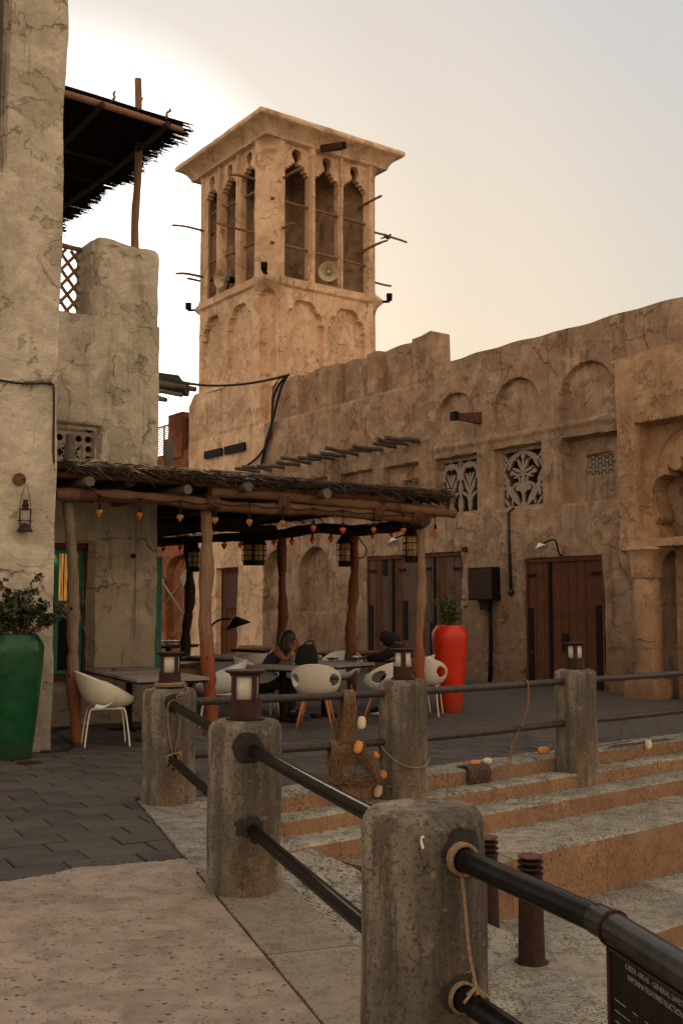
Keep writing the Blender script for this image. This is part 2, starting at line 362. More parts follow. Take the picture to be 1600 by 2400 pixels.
M['rope'] = plain('rope_fibre', (.23, .155, .09), .9, var=.35, sc=60)
M['ropeg'] = plain('weathered_rope', (.24, .19, .14), .9, var=.35, sc=60)
M['net'] = plain('fishing_net', (.20, .115, .06), .9, var=.4, sc=50)
M['netd'] = plain('dark_net', (.10, .065, .045), .9, var=.4, sc=50)
M['float'] = plain('orange_foam', (.72, .27, .09), .7, var=.3, sc=18)
M['floatw'] = plain('pale_foam', (.72, .56, .42), .7, var=.2, sc=18)
M['horn'] = plain('cream_horn', (.46, .38, .24), .45, var=.12, sc=6)
M['skin'] = plain('skin', (.22, .085, .045), .55, var=.1, sc=8)
M['hair'] = plain('dark_hair', (.02, .008, .006), .5, var=.4, sc=60)
M['cloth'] = plain('black_cloth', (.006, .006, .008), .9, var=.4, sc=60)
M['clothb'] = plain('dark_blue_cloth', (.012, .016, .022), .9, var=.4, sc=60)
M['blue'] = plain('blue_paper', (.03, .06, .2), .6, var=.3, sc=20)
M['white'] = plain('white_glaze', (.75, .73, .70), .4, var=.05)
M['tan'] = plain('tan_board', (.30, .19, .07), .7, var=.2)
M['water'] = plain('creek_water', (.02, .03, .03), .08, var=.2, sc=3)
def glass(name, c, rough=.15, tr=.8, em=0):
    n = NB(name); return n.fin(c, rough, [], spec=.5, **{'Transmission Weight': tr, 'IOR': 1.3})
M['amber'] = glass('amber_glass', (.78, .15, .03), .12, .6)
M['gold'] = glass('gold_glass', (.85, .42, .10), .08, .75)
M['clear'] = glass('clear_glass', (.8, .85, .82), .05, .9)
M['lampglass'] = glass('yellowed_glass', (.55, .38, .18), .3, .4)
def emis(name, c, st):
    m, N_, L_ = mat(name); o = N_.new('ShaderNodeOutputMaterial'); e = N_.new('ShaderNodeEmission'); t = N_.new('ShaderNodeTexCoord'); w = N_.new('ShaderNodeTexNoise')
    mp_ = N_.new('ShaderNodeMapping'); mp_.inputs['Scale'].default_value = (6, 6, .6); w.inputs['Scale'].default_value = 4
    L_.new(t.outputs['Object'], mp_.inputs[0]); L_.new(mp_.outputs[0], w.inputs['Vector'])
    r = N_.new('ShaderNodeValToRGB'); r.color_ramp.elements[0].position = .35; r.color_ramp.elements[0].color = c4(tuple(x*.3 for x in c)); r.color_ramp.elements[1].position = .65; r.color_ramp.elements[1].color = c4(c)
    L_.new(w.outputs['Fac'], r.inputs[0]); L_.new(r.outputs[0], e.inputs[0]); e.inputs[1].default_value = st; L_.new(e.outputs[0], o.inputs[0]); return m
M['curtain'] = emis('lit_curtain', (1.0, .45, .10), .55)
M['bulb'] = emis('lamp_bulb', (1.0, .6, .25), 14)
# ---- ground materials
def post_mat():
    n = NB('concrete_post'); med = n.noise(5, 8, .75); sp_ = n.noise(55, 6, .8); st = n.noise(2.4, 7, .75, src=n.mp((4, 4, .35)))
    col = n.mix(n.ramp(med, .35, .65), (.42, .355, .275), (.29, .245, .19))
    col = n.mix(n.ramp(st, .45, .6, 0, .8), col, (.085, .07, .055))
    warm = n.noise(1.6, 6, .65, src=n.mp((1, 1, .7), (0, .6, 0))); col = n.mix(n.ramp(warm, .5, .66, 0, .75), col, (.32, .18, .09))
    col = n.mix(n.ramp(n.noise(1.1, 4, .6, src=n.mp((1, 1, .5), (1, 0, 0))), .5, .62, 0, .7), col, (.075, .068, .06))
    col = n.mix(n.ramp(sp_, .52, .60, 0, .8), col, (.055, .045, .037))
    col = n.mix(n.ramp(n.noise(16, 6, .75), .58, .68, 0, .55), col, (.40, .34, .265))
    pore = n.ramp(n.vor(26, 'F1', n.addv(n.tc, n.ncol(20), .04)), .08, .16, 1, 0); pore = n.math('MULTIPLY', pore, n.ramp(n.noise(4, 3), .48, .56)); col = n.mix(n.math('MULTIPLY', pore, .85), col, (.03, .024, .02))
    return n.fin(col, .92, [(n.math('SUBTRACT', n.math('ADD', sp_, med), pore), .9, .014)], spec=.1)
M['post'] = post_mat()
def paver_mat():
    n = NB('dark_paver'); oi = n.N.new('ShaderNodeObjectInfo').outputs['Random']
    f = n.noise(60, 4, .7); g = n.noise(3, 6, .65)
    col = n.mix(oi, (.052, .046, .044), (.085, .075, .068)); col = n.mix(n.ramp(g, .4, .7, 0, .5), col, (.11, .098, .088)); col = n.mix(n.ramp(f, .5, .7, 0, .5), col, (.03, .026, .025))
    return n.fin(col, .8, [(f, .5, .006), (g, .4, .02)], spec=.25)
M['paver'] = paver_mat()
M['bed'] = plain('joint_sand', (.03, .025, .021), .95, var=.3, sc=40)
def pad_mat():
    n = NB('pitted_concrete'); a = n.noise(1.1, 6, .65); b = n.noise(5, 8, .7)
    col = n.mix(n.ramp(a, .38, .6), (.36, .275, .22), (.30, .245, .185)); col = n.mix(n.ramp(b, .42, .62, 0, .7), col, (.215, .165, .13)); col = n.mix(n.ramp(n.noise(11, 7, .75), .5, .64, 0, .45), col, (.15, .115, .09)); col = n.mix(n.ramp(n.noise(2.7, 6, .7, src=n.mp((1, 1, 1), (0, 0, 2))), .54, .64, 0, .4), col, (.38, .31, .25))
    st = n.math('MULTIPLY', n.ramp(n.noise(1.9, 4, .6), .54, .68), .7); col = n.mix(st, col, (.19, .14, .11))
    sw = n.addv(n.mp((1, 1.2, 1)), n.ncol(14), .05)
    p1 = n.math('MULTIPLY', n.ramp(n.vor(15, 'F1', sw), .12, .19, 1, 0), n.ramp(n.noise(2.2, 3), .42, .48))
    p2 = n.math('MULTIPLY', n.ramp(n.vor(34, 'F1', sw), .14, .22, 1, 0), n.ramp(n.noise(3.2, 3), .45, .52))
    p = n.math('MAXIMUM', p1, p2); col = n.mix(n.math('MULTIPLY', p, .9), col, (.05, .033, .025))
    return n.fin(col, .85, [(n.math('SUBTRACT', b, p), .7, .012), (n.noise(70, 4, .7), .3, .003)], spec=.25)
M['pad'] = pad_mat()
M['curb'] = rockmat('curb_concrete', (.26, .215, .16), (.13, .105, .08), (.32, .265, .2), .55, blot=.4)
M['kerbgrey'] = rockmat('grey_kerb_stone', (.26, .235, .20), (.09, .08, .07), (.40, .36, .30), .8)
M['tread'] = rockmat('rough_tread_stone', (.27, .245, .20), (.05, .045, .04), (.47, .42, .34), 1.0, bump=.025, blot=.45)
M['riser'] = rockmat('warm_riser_stone', (.29, .165, .092), (.15, .085, .05), (.35, .21, .125), .65, bump=.01, blot=.35)
M['mortar'] = rockmat('mortar_patch', (.25, .21, .16), (.1, .085, .07), (.33, .28, .22), .6)
M['ramp'] = rockmat('rough_speckled_ramp', (.27, .25, .21), (.05, .045, .04), (.46, .41, .34), 1.0, bump=.03)
M['floor'] = plain('dry_ground', (.16, .13, .10), .95, var=.3, sc=2)

# ---------------------------------------------------------------- ground, paving, steps
E1 = Frame((1.03, 10.45), 50.5)                # edge of the terrace above the steps; n points down the steps
L1 = Frame((-1.68, 8.92), 161.1)               # line between paving and kerb strip, running toward the camera
g = MB(); g.add([(-900, -60, -1.95), (900, -60, -1.95), (900, 1500, -1.95), (-900, 1500, -1.95)], [(0, 1, 2, 3)]); g.obj('ground', M['floor'], kind='structure')
def l1(t, off=0): p = L1.p(t, 0, off); return (p.x, p.y)
def e1(t, off=0): p = E1.p(t, 0, off); return (p.x, p.y)
corner = Vector((-1.15, 8.69))
# terrace bed under the pavers
tb = MB(); LO = L1.n.x < 0
sgn = 1 if L1.n.x < 0 else -1
def l1o(t, o): p = L1.o+L1.d*t+L1.n*(sgn*-o); return (p.x, p.y)       # o>0 : to the right of the line (toward the steps)
poly = [l1o(12, 0), l1o(0, 0), l1o(-.1, .42), e1(-2.6, -.35), e1(14, -.35), (40, 60), (-40, 60), (-40, 12), (-14, -6)]
tb.prism(poly, -1.9, -.035); tb.obj('paving_bed', M['bed'], kind='structure')
# pitted concrete pad with a curved rim
rim = [l1o(2.62, 0)]+[(-.97, 6.86), (-1.14, 6.83), (-1.40, 6.72), (-1.60, 6.66), (-1.73, 6.50), (-1.95, 6.33), (-2.15, 6.22), (-2.6, 6.02), (-3.6, 5.8), (-6, 5.2)]
padp = rim+[(-6, -4), l1o(14.2, 0)]
def smoothcurve(P, k=6):
    o = []
    for i in range(len(P)-1):
        p0, p1, p2, p3 = [Vector((*P[max(0, min(len(P)-1, j))], 0)) for j in (i-1, i, i+1, i+2)]
        for q in range(k):
            t = q/k; o.append(.5*((2*p1)+(p2-p0)*t+(2*p0-5*p1+4*p2-p3)*t*t+(3*p1-p0-3*p2+p3)*t**3))
    o.append(Vector((*P[-1], 0))); return [(p.x, p.y) for p in o]
padp = [(x+ru(-.008, .008), y+ru(-.010, .010)+.03*mnoise.noise(Vector((x*5, y*5, 0)))+.015*mnoise.noise(Vector((x*19, y*19, 0)))) for x, y in smoothcurve(rim, 16)]+[(-6, -4), l1o(13.5, 0)]
pb = MB(); pb.prism(padp, -.06, .007); pb.obj('concrete_pavement', M['pad'], kind='structure')
def inpoly(x, y, P):
    c = False; j = len(P)-1
    for i in range(len(P)):
        if (P[i][1] > y) != (P[j][1] > y) and x < (P[j][0]-P[i][0])*(y-P[i][1])/(P[j][1]-P[i][1])+P[i][0]: c = not c
        j = i
    return c
# kerb strip of long slabs from post A to the camera, and a second flush strip along the ramp
strip = empty('kerb_strip', l1o(0, .2)+(0,), kind='structure')
t = -.0
for k, ln in enumerate((1.25, 1.35, 1.5, 1.3, 1.4, 1.5, 1.5, 1.4, 1.5, 1.3)):
    q = MB(); a, b_ = t+.006, t+ln-.006
    P = [l1o(a+(b_-a)*i/14, .011+.004*math.sin(i*5+k)) for i in range(15)]+[l1o(b_-(b_-a)*i/14, .445+.008*math.sin(i*3.3+k)) for i in range(15)]
    q.prism(P, -.5, .004+ru(-.003, .003)); q.obj('kerb_slab', M['curb'] if k > 1 else M['kerbgrey'], strip); t += ln
# the rough ramp beside the steps
def rampz(x, y):
    v = Vector((x-corner.x, y-corner.y, 0)); return -.03-.43*max(0, v.dot(E1.n)) 
rv = []; rf = []; nu, nv = 170, 60
for i in range(nu+1):
    for j in range(nv+1):
        a = Vector(l1o(-.25+10*i/nu, .455)); b2 = corner+Vector((.79, -.19))*(6.3*min(1, i/nu*1.1))
        b2 = Vector((corner.x-.02, corner.y+.12))+Vector((.79, -.19))*(.0+7.5*i/nu); 
        p = a.lerp(b2, j/nv); z = rampz(p.x, p.y) 
        w = 1-j/nv; z = z*(1-w**3)+(-.02-.25*i/nu)*w**3
        z += .02*mnoise.fractal(Vector((p.x*4, p.y*4, 0)), 1, 2, 4)
        rv.append((p.x, p.y, z))
rf = [(i*(nv+1)+j, i*(nv+1)+j+1, (i+1)*(nv+1)+j+1, (i+1)*(nv+1)+j) for i in range(nu) for j in range(nv)]
rm = MB(); rm.add(rv, rf); rm.obj('ramp', M['ramp'], smooth=True, kind='structure')
# the stone steps: blocks with a rough grey top and a warm riser
steps = empty('stone_steps', (1.03, 10.45, 0), kind='structure')
prof = [(0.0, 0.0, -.14), (.28, -.14, -.28), (.63, -.28, -.45), (1.43, -.45, -.92), (2.37, -.92, -1.28), (3.5, -1.28, -1.7), (5.2, -1.7, -1.9)]
def step_block(t0, t1, n0, nback, zt, zb, res=.09):
    nl = max(2, int((t1-t0)/res)); V = []; F = []
    rows = [('b', zb), ('r', zt-.05), ('r', zt-.02), ('e', zt)]
    nb = max(2, int((n0-nback)/.10)); R_ = 3+nb+1
    for i in range(nl+1):
        t_ = t0+(t1-t0)*i/nl; edge = .016*mnoise.noise(Vector((t_*3, n0*5, 1)))+.014*mnoise.noise(Vector((t_*11, n0*5, 3)))
        for z, o in ((zb, .0), ((zb+zt)/2, .008*mnoise.noise(Vector((t_*6, zb*9, 5)))), (zt-.02, edge*.6)):
            V.append(E1.p(t_, z, n0+o))
        for j in range(nb+1):
            n_ = n0-.022+edge-(n0-nback)*j/nb
            V.append(E1.p(t_, zt+.010*mnoise.noise(Vector((t_*3, n_*3, 7)))+.006*mnoise.noise(Vector((t_*12, n_*12, 9)))-(0.004 if j == 0 else 0), n_))
    for i in range(nl):
        for j in range(R_-1): F.append((i*R_+j, (i+1)*R_+j, (i+1)*R_+j+1, i*R_+j+1))
    n = len(V)
    for i in (0, nl):                      # end faces
        V.append(E1.p(t0+(t1-t0)*i/nl, zb, nback-.02)); F.append(tuple([i*R_+j for j in range(R_)]+[len(V)-1])[::(1 if i else -1)])
    me = bpy.data.meshes.new('step_block'); o0 = steps.location
    me.from_pydata([tuple(Vector(p)-o0) for p in V], [], F); me.materials.append(M['tread']); me.materials.append(M['riser'])
    mi = []
    for i in range(nl): mi += [1, 1, 0]+[0]*(R_-4)
    mi += [1, 1]; me.polygons.foreach_set('material_index', mi); me.polygons.foreach_set('use_smooth', [True]*len(mi)); me.set_sharp_from_angle(angle=R(50)); me.update()
    o = bpy.data.objects.new('step_block', me); COL.objects.link(o); o.parent = steps
def tstart(n):                                # where the ramp's side cuts this step line
    k = n/.652; p = corner+Vector((.79, -.19))*k; return (Vector((p.x, p.y, 0))-E1.o).dot(E1.d)
for k, (n0, zt, zb) in enumerate(prof):
    nback = (prof[k-1][0]-.03) if k else -.34
    t_ = tstart(n0)-.12; t5 = (gz(1490, 2190, -.92)-E1.o).dot(E1.d)
    if k == 4: step_block(t_-2.2, t5-.01, 5.2, nback, zt, zb-.03, .12)
    if k >= 4: t_ = t5+.0*k
    while t_ < 11:
        ln = ru(.8, 1.5) if k < 3 else ru(1.0, 1.9)
        step_block(t_, t_+ln-.005, n0, nback, zt+(.004 if k == 0 else 0)+ru(-.004, .004), zb-.03); t_ += ln
# pavers: running bond on the diagonal
pv = empty('paving', (0, 8, 0), kind='structure')
PA = Frame((-1.9, 6.6), 61); PLn, PWd = .46, .285
meshes = []
for k in range(5):
    q = MB(); q.cbox((0, 0, -.02), (PLn-.014, PWd-.012, .04), b=.007)
    q.v = [(x, y, z+(ru(-.003, .003) if z > -.01 else 0)) for x, y, z in q.v]
    me = bpy.data.meshes.new('paver'); me.from_pydata(q.v, [], q.f); me.materials.append(M['paver']); meshes.append(me)
cells = []
bound = [l1o(12, 0), l1o(0, 0), l1o(-.1, .42), e1(-2.6, -.35), e1(14, -.35), (12, 34), (-9, 34), (-5.5, 12), (-5.5, 4)]
rotp = math.atan2(PA.d.y, PA.d.x)
for r_ in range(-30, 85):
    for c_ in range(-30, 50):
        p = PA.p(c_*PLn+(r_ % 2)*PLn*.5+random.Random(r_).uniform(-.05, .05), 0, -r_*PWd)
        hx, hy = PA.d*(PLn/2-.01), PA.n*(PWd/2-.01)
        cs = [p-hx-hy, p+hx-hy, p+hx+hy, p-hx+hy]
        ins = [inpoly(q.x, q.y, bound) for q in cs]
        if not any(ins): continue
        if all(inpoly(q.x, q.y, padp) for q in cs): continue
        if p.y < 5 or p.y > 30 or abs(p.x) > p.y*.42+1: continue
        cells.append((p.length, p, all(ins)))
cells.sort(key=lambda q: q[0]); rest = MB(); cnt = 0
for d_, p, full in cells:
    zz = ru(-.003, .003); tilt = (ru(-.006, .006), ru(-.006, .006))
    if not full:                               # cut the paver back to the line of the kerb
        hx, hy = PA.d*(PLn/2-.007), PA.n*(PWd/2-.006)
        P = [p-hx-hy, p+hx-hy, p+hx+hy, p-hx+hy]
        def clip(P, o, nn):
            out_ = []
            for i in range(len(P)):
                a, b_ = P[i], P[(i+1) % len(P)]; da, db = (a-o).dot(nn), (b_-o).dot(nn)
                if da >= 0: out_.append(a)
                if da*db < 0: out_.append(a.lerp(b_, da/(da-db)))
            return out_
        nr = (L1.n*(sgn)); P2 = clip(P, L1.o-nr*(-.008), nr) if p.y < 9.15 else P
        P2 = clip(P2, E1.o-E1.n*.36, -E1.n) if p.y > 8.9 and P2 else P2
        if len(P2) < 3: continue
        q = MB(); P2 = [(a.x, a.y) for a in P2]
        ar = sum(P2[i][0]*P2[(i+1) % len(P2)][1]-P2[(i+1) % len(P2)][0]*P2[i][1] for i in range(len(P2)))
        if ar < 0: P2 = P2[::-1]
        q.prism(P2, -.04, zz)
        if cnt < 300: q.obj('paver', M['paver'], pv); cnt += 1
        else: rest.add(q.v, q.f)
        continue
    if cnt < 300:
        o = bpy.data.objects.new('paver', random.choice(meshes)); COL.objects.link(o); o.parent = pv; o.location = p-pv.location+Vector((0, 0, zz)); o.rotation_euler = (tilt[0], tilt[1], rotp); cnt += 1
    else:
        rest.cbox(p+Vector((0, 0, zz-.02)), (PLn-.014, PWd-.012, .04), Matrix.Rotation(rotp, 3, 'Z'), .006)
rest.obj('far_pavers', M['paver'], pv, kind='stuff')
# small drain cover in the paving
q = MB(); c = gz(69, 1789); q.lathe([(.0, 0), (.12, 0), (.12, .012), (.10, .014), (.09, .008), (.0, .008)], (c.x, c.y, .001), 20)
recenter(q.obj('drain_cover', M['rust'], label='small round metal cover set in the dark paving near the green pot', cat='drain cover', smooth=False))

# ---------------------------------------------------------------- mud brick facade building
FA = Frame((4.92, 20.1), 144, 1)
if FA.n.x > 0: FA.n = -FA.n
def fdepth(X, Z):
    D = np.zeros_like(X)
    for c in (-4.13, -2.2, -.32): D = np.maximum(D, .11*sarch(X, Z, c-.64, c+.64, 5.2, 6.3, .05)); 
    for a, b_ in ((-4.78, -3.43), (-2.85, -1.52)): D = np.maximum(D, .13*sbox(X, Z, a, b_, 3.58, 4.87))
    D = np.maximum(D, .20*sbox(X, Z, -.96, .75, 3.58, 4.85)); D = np.maximum(D, (.24)*sbox(X, Z, -.58, .15, 4.08, 4.52))
    D = np.maximum(D, .15*sbox(X, Z, -6.66, -5.35, 3.58, 4.88)); D = np.maximum(D, .2*sbox(X, Z, -6.16, -5.5, 4.05, 4.53))
    D = np.maximum(D, .15*sbox(X, Z, -8.42, -7.14, 3.58, 4.9)); D = np.maximum(D, .15*sbox(X, Z, -10.3, -9.0, 3.58, 4.9))
    for a, b_ in ((-12.3, -10.79), (-10.36, -9.32), (-8.62, -7.29), (-6.86, -5.58)): D = np.maximum(D, .25*sbox(X, Z, a, b_, 6.76, 9, .04))
    for a, b_ in ((-12.02, -10.67), (-10.25, -8.92)): D = np.maximum(D, .24*sarch(X, Z, a, b_, 1.42, 3.11, .04))
    D = np.maximum(D, .2*sbox(X, Z, -15.3, -13.53, -1, 2.68)*0+.28*sbox(X, Z, -14.71, -13.53, -1, 2.68))
    D = np.maximum(D, .12*sbox(X, Z, -7.3, -3.94, -1, 2.75)); D = np.maximum(D, .12*sbox(X, Z, -2.01, -.03, -1, 2.52))
    D = D-.03*ss(5.2, 5.12, Z)*ss(5.02, 5.1, Z)*(X > -5)*(X < .5)          # thin ledge under the niches
    D = D+.02*sbox(X, Z, -16.6, -5.0, 6.70, 6.78, .03)-.02*ss(.8, 0, Z)
    ln = .05*fbm(X*.8+3, Z*.8, 3); D = D+ln
    return D
def ftop(X): return 7.06+.012*np.sin(X*1.9)+.012*np.sin(X*5.1)+(.80+.04*np.sin(X*3.7)-.05*ss(-9.5, -7.6, X)+.04*ss(-5.62, -5.56, X))*(1-ss(-4.86, -4.82, X))
def fhole(X, Z):
    h = ((X > -4.70) & (X < -3.50) & (Z > 3.64) & (Z < 4.81)) | ((X > -2.78) & (X < -1.59) & (Z > 3.64) & (Z < 4.81))
    h |= (X > -.54) & (X < .11) & (Z > 4.12) & (Z < 4.48); h |= (X > -6.12) & (X < -5.54) & (Z > 4.09) & (Z < 4.49)
    return h
fac = empty('mud_building', FA.p(-6, 0, 0), 'long tan mud-plastered building with arched niches, carved windows and stepped parapet', 'building')
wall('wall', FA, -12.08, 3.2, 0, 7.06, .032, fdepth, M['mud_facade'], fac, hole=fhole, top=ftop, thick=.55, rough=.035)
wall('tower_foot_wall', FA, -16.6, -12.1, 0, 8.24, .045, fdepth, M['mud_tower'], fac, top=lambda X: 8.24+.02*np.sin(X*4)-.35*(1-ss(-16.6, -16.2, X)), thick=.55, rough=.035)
# stub side of the parapet block and a flat roof behind
q = MB(); P = [FA.p(-16.5, 0, -.5), FA.p(3.2, 0, -.5), FA.p(3.2, 0, -6), FA.p(-11.9, 0, -6)]; q.prism([(p.x, p.y) for p in P], 6.3, 6.5); q.obj('roof', M['mud_facade'], fac)
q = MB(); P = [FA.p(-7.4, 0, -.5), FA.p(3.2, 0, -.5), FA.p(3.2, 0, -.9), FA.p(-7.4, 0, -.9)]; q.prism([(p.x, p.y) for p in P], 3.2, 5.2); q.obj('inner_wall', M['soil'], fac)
def slab(name, s0, s1, z0, z1, o0, o1, m, parent, fr=FA, ob=True):
    q = MB(); P = [fr.p(s0, 0, o0), fr.p(s1, 0, o0), fr.p(s1, 0, o1), fr.p(s0, 0, o1)]
    P = [(p.x, p.y) for p in P]; ar = sum(P[i][0]*P[(i+1) % 4][1]-P[(i+1) % 4][0]*P[i][1] for i in range(4))
    if ar < 0: P = P[::-1]
    q.prism(P, z0, z1)
    return q.obj(name, m, parent) if ob else q
# carved gypsum screens, pierced right through
def leafm(X, Z, cx, cz, ang, ln, wd):
    a = R(ang); u_ = (X-cx)*math.cos(a)+(Z-cz)*math.sin(a); v_ = -(X-cx)*math.sin(a)+(Z-cz)*math.cos(a)
    t = np.clip(u_/ln, 0, 1); return (np.abs(v_) < .72*wd*np.sin(np.pi*t)**.8) & (u_ > 0) & (u_ < ln)
def ringm(X, Z, cx, cz, r, w): d = np.hypot(X-cx, Z-cz); return np.abs(d-r) < w
def discm(X, Z, cx, cz, r): return np.hypot(X-cx, Z-cz) < r*.88
def urn(X, Z):                                 # X in -.6..+.6, Z in 0..1.2 : urn, big leaves, flower and an arch of vine
    X = np.abs(X); m = (X > .555) | (Z < .035) | (Z > 1.165)
    m |= ringm(X, Z, 0, .52, .62, .028) & (Z > .45)
    m |= leafm(X, Z, 0, .62, 90, .42, .055) | leafm(X, Z, 0, .72, 62, .33, .05) | leafm(X, Z, .03, .72, 22, .30, .045) | leafm(X, Z, .03, .70, -18, .26, .04)
    m |= leafm(X, Z, 0, .38, 90, .4, .07) | discm(X, Z, 0, .40, .13) | discm(X, Z, .16, .40, .065) | (X < .03+.12*np.clip((.12-Z)/.12, 0, 1)) & (Z < .4)
    m |= leafm(X, Z, .10, .03, 52, .62, .105) | ringm(X, Z, .17, .34, .155, .028) & (Z > .34)
    m |= ringm(X, Z, .30, .52, .2, .022) & (Z > .5) & (X < .34) | discm(X, Z, .32, .73, .06)
    m |= leafm(X, Z, .40, .48, 60, .42, .05) | discm(X, Z, .47, .55, .075) | leafm(X, Z, .44, .56, -10, .16, .03) | leafm(X, Z, .44, .5, -50, .18, .035)
    m |= leafm(X, Z, .27, 1.08, -60, .34, .06) | leafm(X, Z, .2, .98, 30, .2, .035) | leafm(X, Z, 0, .98, 90, .17, .075) | leafm(X, Z, .10, 1.10, -25, .2, .035)
    m |= leafm(X, Z, .46, .20, 95, .26, .06) | leafm(X, Z, .38, .02, 48, .26, .045) | leafm(X, Z, .33, .03, 100, .22, .03) | leafm(X, Z, .44, 1.0, 45, .2, .04) | ringm(X, Z, .49, .97, .05, .018)
    return ~m
def lily(X, Z):                                # two columns of tall flowers
    X = np.abs(X); m = (X < .022) | (X > .575) | (Z < .03) | (Z > 1.17); X = np.abs(X-.3)
    m |= leafm(X, Z, 0, .38, 64, .42, .06) | leafm(X, Z, 0, .36, 90, .34, .035) | leafm(X, Z, .02, .34, 30, .28, .05)
    m |= discm(X, Z, 0, .68, .06) | leafm(X, Z, .01, .66, 62, .26, .045) | leafm(X, Z, 0, .7, 90, .2, .03)
    m |= ringm(X, Z, .02, .84, .235, .05) & (Z > .74) | leafm(X, Z, 0, .98, 30, .3, .03) | leafm(X, Z, 0, .98, 90, .18, .05)
    m |= discm(X, Z, 0, .33, .10) | leafm(X, Z, 0, .02, 90, .34, .08) | leafm(X, Z, .28, .0, 95, .34, .05) | leafm(X, Z, .24, .48, 80, .22, .03)
    return ~m
wall('carved_screen', FA, -4.72, -3.48, 3.62, 4.83, .011, None, M['gypsum'], fac, hole=lambda X, Z: lily(X+4.1, Z-3.62), thick=.05, off=-.15, rough=.006, label='carved stone window screen of tall lilies')
wall('carved_screen', FA, -2.80, -1.57, 3.62, 4.83, .011, None, M['gypsum'], fac, hole=lambda X, Z: urn(X+2.185, Z-3.62), thick=.05, off=-.15, rough=.006, label='carved stone window screen of an urn and vines')
def grille(s0, s1, z0, z1, off, parent, fr=FA, m='gypsum', st=.085, w=.011):
    def h(X, Z):
        a = (X-s0); b_ = (Z-z0); k = np.zeros_like(X, bool)
        for u_ in (a, a*.5+b_*.866, a*.5-b_*.866): k |= np.abs((u_/st) % 1-.5)*st > (st/2-w/1.5)
        k |= np.abs((b_/(st*1.7)) % 1-.5)*st*1.7 > st*1.7/2-w/2
        k |= (X < s0+.02) | (X > s1-.02) | (Z < z0+.02) | (Z > z1-.02); return ~k
    return wall('window_grille', fr, s0, s1, z0, z1, .0085, None, M[m], parent, hole=h, thick=.03, off=off, rough=.003)
grille(-.58, .15, 4.08, 4.52, -.26, fac); grille(-6.16, -5.5, 4.05, 4.53, -.23, fac)
# doors of vertical planks
def door(s0, s1, z1, planks, fr, parent, off, groups, mats, label):
    d = empty('wooden_door', fr.p((s0+s1)/2, 0, off), None); d.parent = parent; d.location = fr.p((s0+s1)/2, 0, off)-abs_loc(parent); d['label'] = label; KID.setdefault(parent.name, []).append(d)
    w = (s1-s0)/planks
    for k in range(planks):
        a = s0+k*w+.006; q = slab('', a, a+w-.013, .02, z1-.05+ru(-.006, .006), off-.02, off+.010+ru(-.010, .010), None, None, fr, False)
        q.obj('plank', M[mats[k % len(mats)]], d)
    for a, b_, c_, e_ in ((s0-.05, s0, 0, z1), (s1, s1+.05, 0, z1), (s0-.05, s1+.05, z1-.045, z1+.02)):
        slab('frame', a, b_, c_, e_, off-.05, off+.045, M['dwood'], d, fr)
    for gx in groups: slab('cover_strip', gx-.035, gx+.035, .05, z1-.06, off+.014, off+.045, M['black'], d, fr)
    return d
d1 = door(-7.28, -3.96, 2.73, 13, FA, fac, -.06, (-6.35, -4.85), ['dwood_grey', 'dwood', 'dwood_grey', 'dwood_grey', 'dwood', 'dwood_grey'], 'wide weathered plank door behind the red pot')
d2 = door(-1.98, -.06, 2.50, 9, FA, fac, -.06, (-1.38,), ['dwood'], 'tall reddish plank door behind the far lantern post')
for d_, (a, z) in [(d1, (-7.1, 2.42)), (d1, (-6.0, 2.42)), (d1, (-5.1, 2.42)), (d1, (-4.1, 2.4)), (d2, (-1.88, 2.2)), (d2, (-.2, 2.2))]:
    slab('hinge', a-.12, a+.12, z-.03, z+.03, -.045, -.02, M['black'], d_)
for d_, a, z0, z1 in [(d1, -7.2, .5, 1.6), (d1, -5.9, .8, 1.7), (d1, -4.95, .3, 1.2), (d1, -6.65, 2.3, 2.68), (d2, -1.92, .7, 1.55), (d2, -1.92, .05, .65), (d2, -.15, .0, 1.6), (d2, -1.0, .7, 1.05)]:
    slab('iron_fitting', a-.07, a+.07, z0, z1, -.047, -.018, M['black'], d_)
sd_ = door(-14.68, -13.56, 2.66, 4, FA, fac, -.2, (), ['dwood'], 'narrow dark panelled door in the shade of the pergola')
slab('door_panel', -14.5, -13.75, 1.5, 2.5, -.2, -.17, M['maroon'], sd_)
# roof poles that stick out of the wall, a row of them
def log(name, path, r0, r1, m, parent, seg=8, wob=.06, label=None, cat=None, group=None, bend=.02, n=7):
    a, b_ = Vector(path[0]), Vector(path[-1]); P = []; rr = []
    if len(path) == 2:
        for i in range(n):
            t = i/(n-1); w = Vector((ru(-1, 1), ru(-1, 1), ru(-1, 1)))*bend*(0 if i in (0,) else 1); P.append(a.lerp(b_, t)+w)
    else: P = [Vector(p) for p in smooth3(path, 4)]; 
    rr = [(r0+(r1-r0)*i/(len(P)-1))*(1+ru(-.09, .09)) for i in range(len(P))]
    # taper chopped ends
    q = MB(); q.tube(P, rr, seg, True, wob); o = q.obj(name, m, parent, smooth=True, angle=60, label=label, cat=cat, group=group); return o
def smooth3(P, k=5):
    P = [Vector(p) for p in P]; o = []
    for i in range(len(P)-1):
        p0, p1, p2, p3 = [P[max(0, min(len(P)-1, j))] for j in (i-1, i, i+1, i+2)]
        for q_ in range(k):
            t = q_/k; o.append(.5*((2*p1)+(p2-p0)*t+(2*p0-5*p1+4*p2-p3)*t*t+(3*p1-p0-3*p2+p3)*t**3))
    o.append(P[-1]); return o
